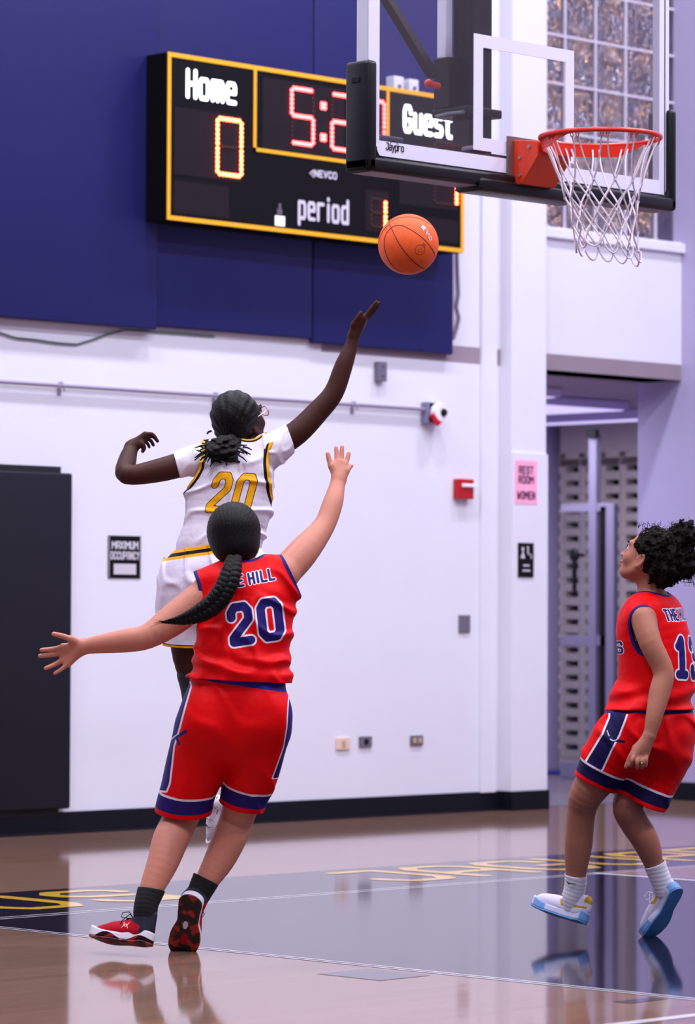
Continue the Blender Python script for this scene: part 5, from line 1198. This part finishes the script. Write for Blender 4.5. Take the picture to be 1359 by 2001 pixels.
# curly hair
hair_c = mat('dark brown curly hair', (17, 11, 10), rough=.7, spec=.1, bump=.9, bscale=150)
v = Vox(J(1300, 1080)-np.array([.19, .2, .16]), J(1320, 1080)+np.array([.17, .2, .16]), .003)
v.ell(hc-ax3[1]*.027+ax3[2]*.036, (.088, .090, .082), ax3, .02); v.ell(hc-ax3[1]*.068-ax3[2]*.018, (.078, .062, .062), ax3, .03)
v.ell(J(1338, 1048, 0), (.055, .06, .050), None, .02); v.ell(J(1335, 1100, 0), (.055, .06, .055), None, .02)
v.add(wav(21, 14, 70, 200, .008)); v.add(wav(22, 16, 240, 520, .004)); V, Fq = v.nets(); fastmesh('hair', V, Fq, hair_c, P3)
cl = MB(); rn = random.Random(11); hcn = J(1318, 1075, 0)
def curl(a, d, L_, r0, turns, th_):
    d = nz(d); u = nz(np.cross(d, (0, 0.3, 1))); w_ = np.cross(d, u); ph = rn.uniform(0, 6)
    cl.tube([a+d*L_*t+(u*math.cos(ph+turns*6.28*t)+w_*math.sin(ph+turns*6.28*t))*r0*(.4+t) for t in np.linspace(0, 1, 14)], list(np.linspace(th_, th_*.4, 14)), 5)
for i in range(420):
    th2 = rn.uniform(-1.1, 3.9); ph2 = rn.uniform(-1.1, .9)
    d = np.array([math.cos(th2)*math.cos(ph2), math.sin(ph2)*-1., math.sin(th2)*math.cos(ph2)])
    c0 = (J(1300, 1075), J(1335, 1055), J(1335, 1095))[i % 3]; rad = (.075, .05, .05)[i % 3]
    if i % 3 == 0 and d[0] < .1 and d[2] < .5: continue
    curl(c0+d*rad, d+np.array([rn.uniform(-.4, .6), 0, rn.uniform(-.5, .3)]), rn.uniform(.010, .040), .0038, rn.uniform(1, 2), .0014)
for i in range(26): curl(J(1250+rn.uniform(-3, 45), 1042+rn.uniform(-14, 8), rn.uniform(-.06, .0)), (rn.uniform(-.3, .6), -.1, .6), .02, .003, 1, .0011)
for i in range(14): curl(J(rn.uniform(1325, 1350), rn.uniform(1115, 1132), rn.uniform(-.04, .0)), (.7, 0, -.5), rn.uniform(.03, .06), .005, 2, .0014)
cl.build('loose_curls', hair_c, P3, True)['kind'] = 'stuff'
MB().tube([tuple(J(1255, 1491, -.262)+np.array([.009*math.cos(a), .009*math.sin(a), 0])) for a in np.linspace(0, 6.28, 16)[:-1]], .0018, 6, closed=True).build('ring', mat('gold ring', (225, 175, 80), metal=1, rough=.2), P3, True)
# jersey
v = Vox((-.20, -.30, .80), (.34, .32, 1.32), hj)
v.limb(J.L([(1266, 1400, 0), (1272, 1375, 0), (1281, 1340, 0), (1283, 1280, 0), (1274, 1225, 0), (1268, 1195, 0)]), [.182, .182, .172, .166, .152, .108], .02, 4, side=lf, flat=.80)
v.limb([J(1282, 1202)+lf*.125, J(1278, 1182), J(1278, 1196)-lf*.125], [.049, .052, .049], .045)
v.add(wav(31, 6, 22, 60, .003, [(.6, .3, .7), (-.6, 0, .7), (.9, 0, .3)])); v.add(folds(33, 5, 28, 50, .012, [(.5, .2, .9), (-.5, 0, .8), (.8, 0, .5)])); zr = J(1270, 1370)[2]
v.add(lambda X, Y, Z: .006*np.exp(-((Z-zr)/.05)**2)*np.sin(Z*80-X*25)); zr2 = J(1270, 1385)[2]; v.add(lambda X, Y, Z: -.006*np.exp(-((Z-zr2)/.012)**2))
cuts = [elc(J(1254, 1230, -.20), (.085, .068, .105), [lf, fc, (0, 0, 1)]), elc(J(1292, 1225, .20), (.085, .068, .10), [lf, fc, (0, 0, 1)]), elc(J(1272, 1143, 0), (.075, .08, .058), [lf, fc, (0, 0, 1)]), pl(J(1270, 1386, 0), (0, 0, 1))]
g = lambda V: np.min([c(V) for c in cuts], 0); g3 = lambda V: np.min([c(V) for c in cuts[:3]], 0)
V, Fq = v.nets(); V = relax(V, Fq, 1); V, Fq = cutmesh(V, Fq, g, hj); N = normals(V, Fq)
ac = -lf; uu = V@ac; bkm = (N@fc) < -.1
def upr(x, y, yv): # across-back coordinate of a seen point near the back surface
    return J(x, y, yv)@ac
cu_ = J(1322, 1205, -.02); num = np.where(bkm, txt_attr(uu, V[:, 2], '13', .125, .047, .040, J(1281, 1285, 0)@ac+.007, J(1340, 1285)[2], -3), 1.)
ths = np.where(bkm, txt_attr(uu, V[:, 2], 'THE HILL', .036, .0130, .0102, J(1272, 1205, 0)@ac+.004, J(1318, 1201)[2], 2), 1.)
sS = np.where((N@fc > .2) & (N[:, 1] < .1), txt_attr(V[:, 0], V[:, 2], 'S', .038, .015, .01, J(1208, 1265)[0], J(1205, 1265)[2], 8), 1.)
jm = cloth_mat('red jersey 13', RED, [('trim', -1, .011, NAVY), ('num', -1, .022, WHITE), ('num', -1, .0155, NAVY), ('word', -1, .0068, WHITE), ('word', -1, .0042, NAVY), ('front', -1, .006, WHITE), ('front', -1, .0038, NAVY)], rough=.5)
fastmesh('jersey', V, Fq, jm, P3, {'trim': g3(V), 'num': num, 'word': ths, 'front': sS}, .0025)
v = Vox(J(1254, 1230, -.1)-.14, J(1254, 1230, -.1)+.14, hj)
v.limb(J.L([(1283, 1295, 0), (1279, 1250, 0)]), [.150, .147], .02, 2, side=lf, flat=.77); V, Fq = v.nets()
V, Fq = cutmesh(V, Fq, lambda V: np.minimum(V[:, 2]-J(1250, 1300)[2], J(1250, 1252)[2]-V[:, 2]), hj); fastmesh('undershirt', V, Fq, mat('black undershirt', (16, 14, 26), rough=.7), P3)
# shorts
v = Vox((-.32, -.34, .42), (.32, .36, .86), hj)
v.limb(J.L([(1270, 1368, 0), (1268, 1392, 0), (1266, 1425, 0), (1266, 1450, 0)]), [.135, .143, .168, .165], .02, 4, side=lf, flat=.88)
v.ell(J(1312, 1432, .0), (.075, .11, .085), None, .04)
v.limb(J.L([(1242, 1434, -.07), (1205, 1465, -.07), (1178, 1505, -.055), (1156, 1545, -.04), (1140, 1580, -.02)]), [.125, .108, .092, .082, .08], .025)
v.limb(J.L([(1292, 1430, .06), (1278, 1490, .04), (1260, 1545, .01), (1240, 1600, -.01)]), [.125, .118, .10, .092], .05)
v.add(folds(41, 5, 24, 44, .012, [(1, 0, .3), (.8, 0, -.4), (.5, .3, .8)]))
def ls3(V): return V[:, 0]-np.interp(V[:, 2], [J(1190, 1560)[2], J(1213, 1528)[2], J(1240, 1480)[2]], [J(1190, 1560)[0], J(1213, 1528)[0], J(1240, 1480)[0]])
ha = J(1125, 1512, -.05); hb_ = J(1292, 1582, .0)
def h1(V): return np.where(ls3(V) < 0, (V-ha)@nz((.42, -.15, .9)), 1.)
def h2(V): return np.where(ls3(V) >= 0, (V-hb_)@nz((.42, -.15, .9)), 1.)
wst = pl(J(1270, 1374, 0), (0, 0, -1))
g = lambda V: np.min([h1(V), h2(V), wst(V)], 0)
V, Fq = v.nets(); V = relax(V, Fq, 1); V, Fq = cutmesh(V, Fq, g, hj); N = normals(V, Fq); nr_ = N[:, 1] < .25
X2 = V[:, [0, 2]]; zz1 = lambda l: [tuple(J(*p)[[0, 2]]) for p in l]
pan_ = np.where(nr_, poly2(X2, zz1([(1222, 1380), (1202, 1433), (1190, 1455), (1171, 1499), (1150, 1520), (1138, 1500), (1144, 1483), (1173, 1433), (1188, 1400), (1190, 1380)])), 1.)
emb = np.minimum(seg2(X2, zz1([(1180, 1448), (1195, 1443), (1212, 1446)]))-.005, 1); em2 = np.minimum(seg2(X2, zz1([(1186, 1441), (1192, 1444), (1199, 1442)]))-.0018, seg2(X2, zz1([(1181, 1425), (1184, 1435)]))-.0015)
sm_ = cloth_mat('red shorts of 13', RED, [('panel', -1, .0065, WHITE), ('panel', -1, 0, (26, 22, 70)), ('emb', -1, 0, (26, 22, 70)), ('emb2', -1, 0, WHITE), ('hem', -1, .066, WHITE), ('hem', -1, .058, (26, 22, 66)), ('hem', -1, .015, RED), ('waist', -1, .034, (40, 34, 110))], rough=.5)
fastmesh('shorts', V, Fq, sm_, P3, {'panel': pan_, 'emb': np.where(nr_, emb, 1), 'emb2': np.where(nr_, em2, 1), 'hem': np.minimum(h1(V), h2(V)), 'waist': wst(V)}, .0025)
sk1 = sock(P3, J.L([(1126, 1710, .05), (1125, 1730, .058), (1120, 1754, .065), (1118, 1776, .07)]), [.041, .040, .038, .030], ws)
sk2 = sock(P3, J.L([(1280, 1688, .03), (1286, 1704, .036), (1294, 1724, .043), (1300, 1742, .045)]), [.041, .039, .038, .034], ws)
def tick(pts, par, r=.0022): MB().tube(pts, [r*.5, r*1.4, r*.9, r*.4][:len(pts)], 6).build('emblem', mat('black emblem', (16, 15, 22), rough=.6), par, True)
tick([J(1108, 1722, .012), J(1112, 1727, .012), J(1118, 1727, .010), J(1126, 1727, .012)], sk1)
tick([J(1268, 1704, .012), J(1272, 1703, .006), J(1280, 1697, .0), J(1287, 1691, .0)], sk2)
ltb = bpy.data.materials.new('light blue rubber'); ltb = mat('light blue rubber', (72, 138, 196), rough=.4, var=.1, vscale=20)
GOLD = (186, 146, 40)
def swoosh(u):
    x, y, z = u[:, 0], u[:, 1], u[:, 2]
    P_ = np.stack([x, z], 1); a = seg2(P_, [(.005, .064), (.06, .052), (.105, .050), (.125, .066)])-np.interp(x, [.0, .06, .11, .13], [.003, .006, .007, .001])
    return {'logo': np.where(np.abs(y) > .015, a, 1), 'tab': np.maximum(x-.022, .082-z)}
upr_ = cloth_mat('white mesh upper', (214, 208, 228), [('logo', -1, 0, GOLD), ('tab', -1, 0, GOLD), ('ux', .235, 1, (190, 190, 225))], rough=.5)
midb = cloth_mat('white and pale blue midsole', (206, 206, 236), [('ux', .17, .235, (120, 160, 215)), ('ux', -1, .02, (120, 160, 215))], rough=.45, bump=.02)
shoe(P3, 'shoe', J(1144, 1808, .03), (-.78, .60, .20), (.15, .25, .95), upr_, midb, ltb, .245, False, lace=ws, extra=swoosh, midh=.038, toe=1., label='white shoe with a gold stripe, lifted off the floor')
shoe(P3, 'shoe', J(1330, 1738, .0), (-.40, .46, -.80), (-.60, .68, .42), upr_, midb, ltb, .250, True, lace=ws, extra=swoosh, midh=.038, toe=1., label='white shoe on its toe with the light blue sole showing')
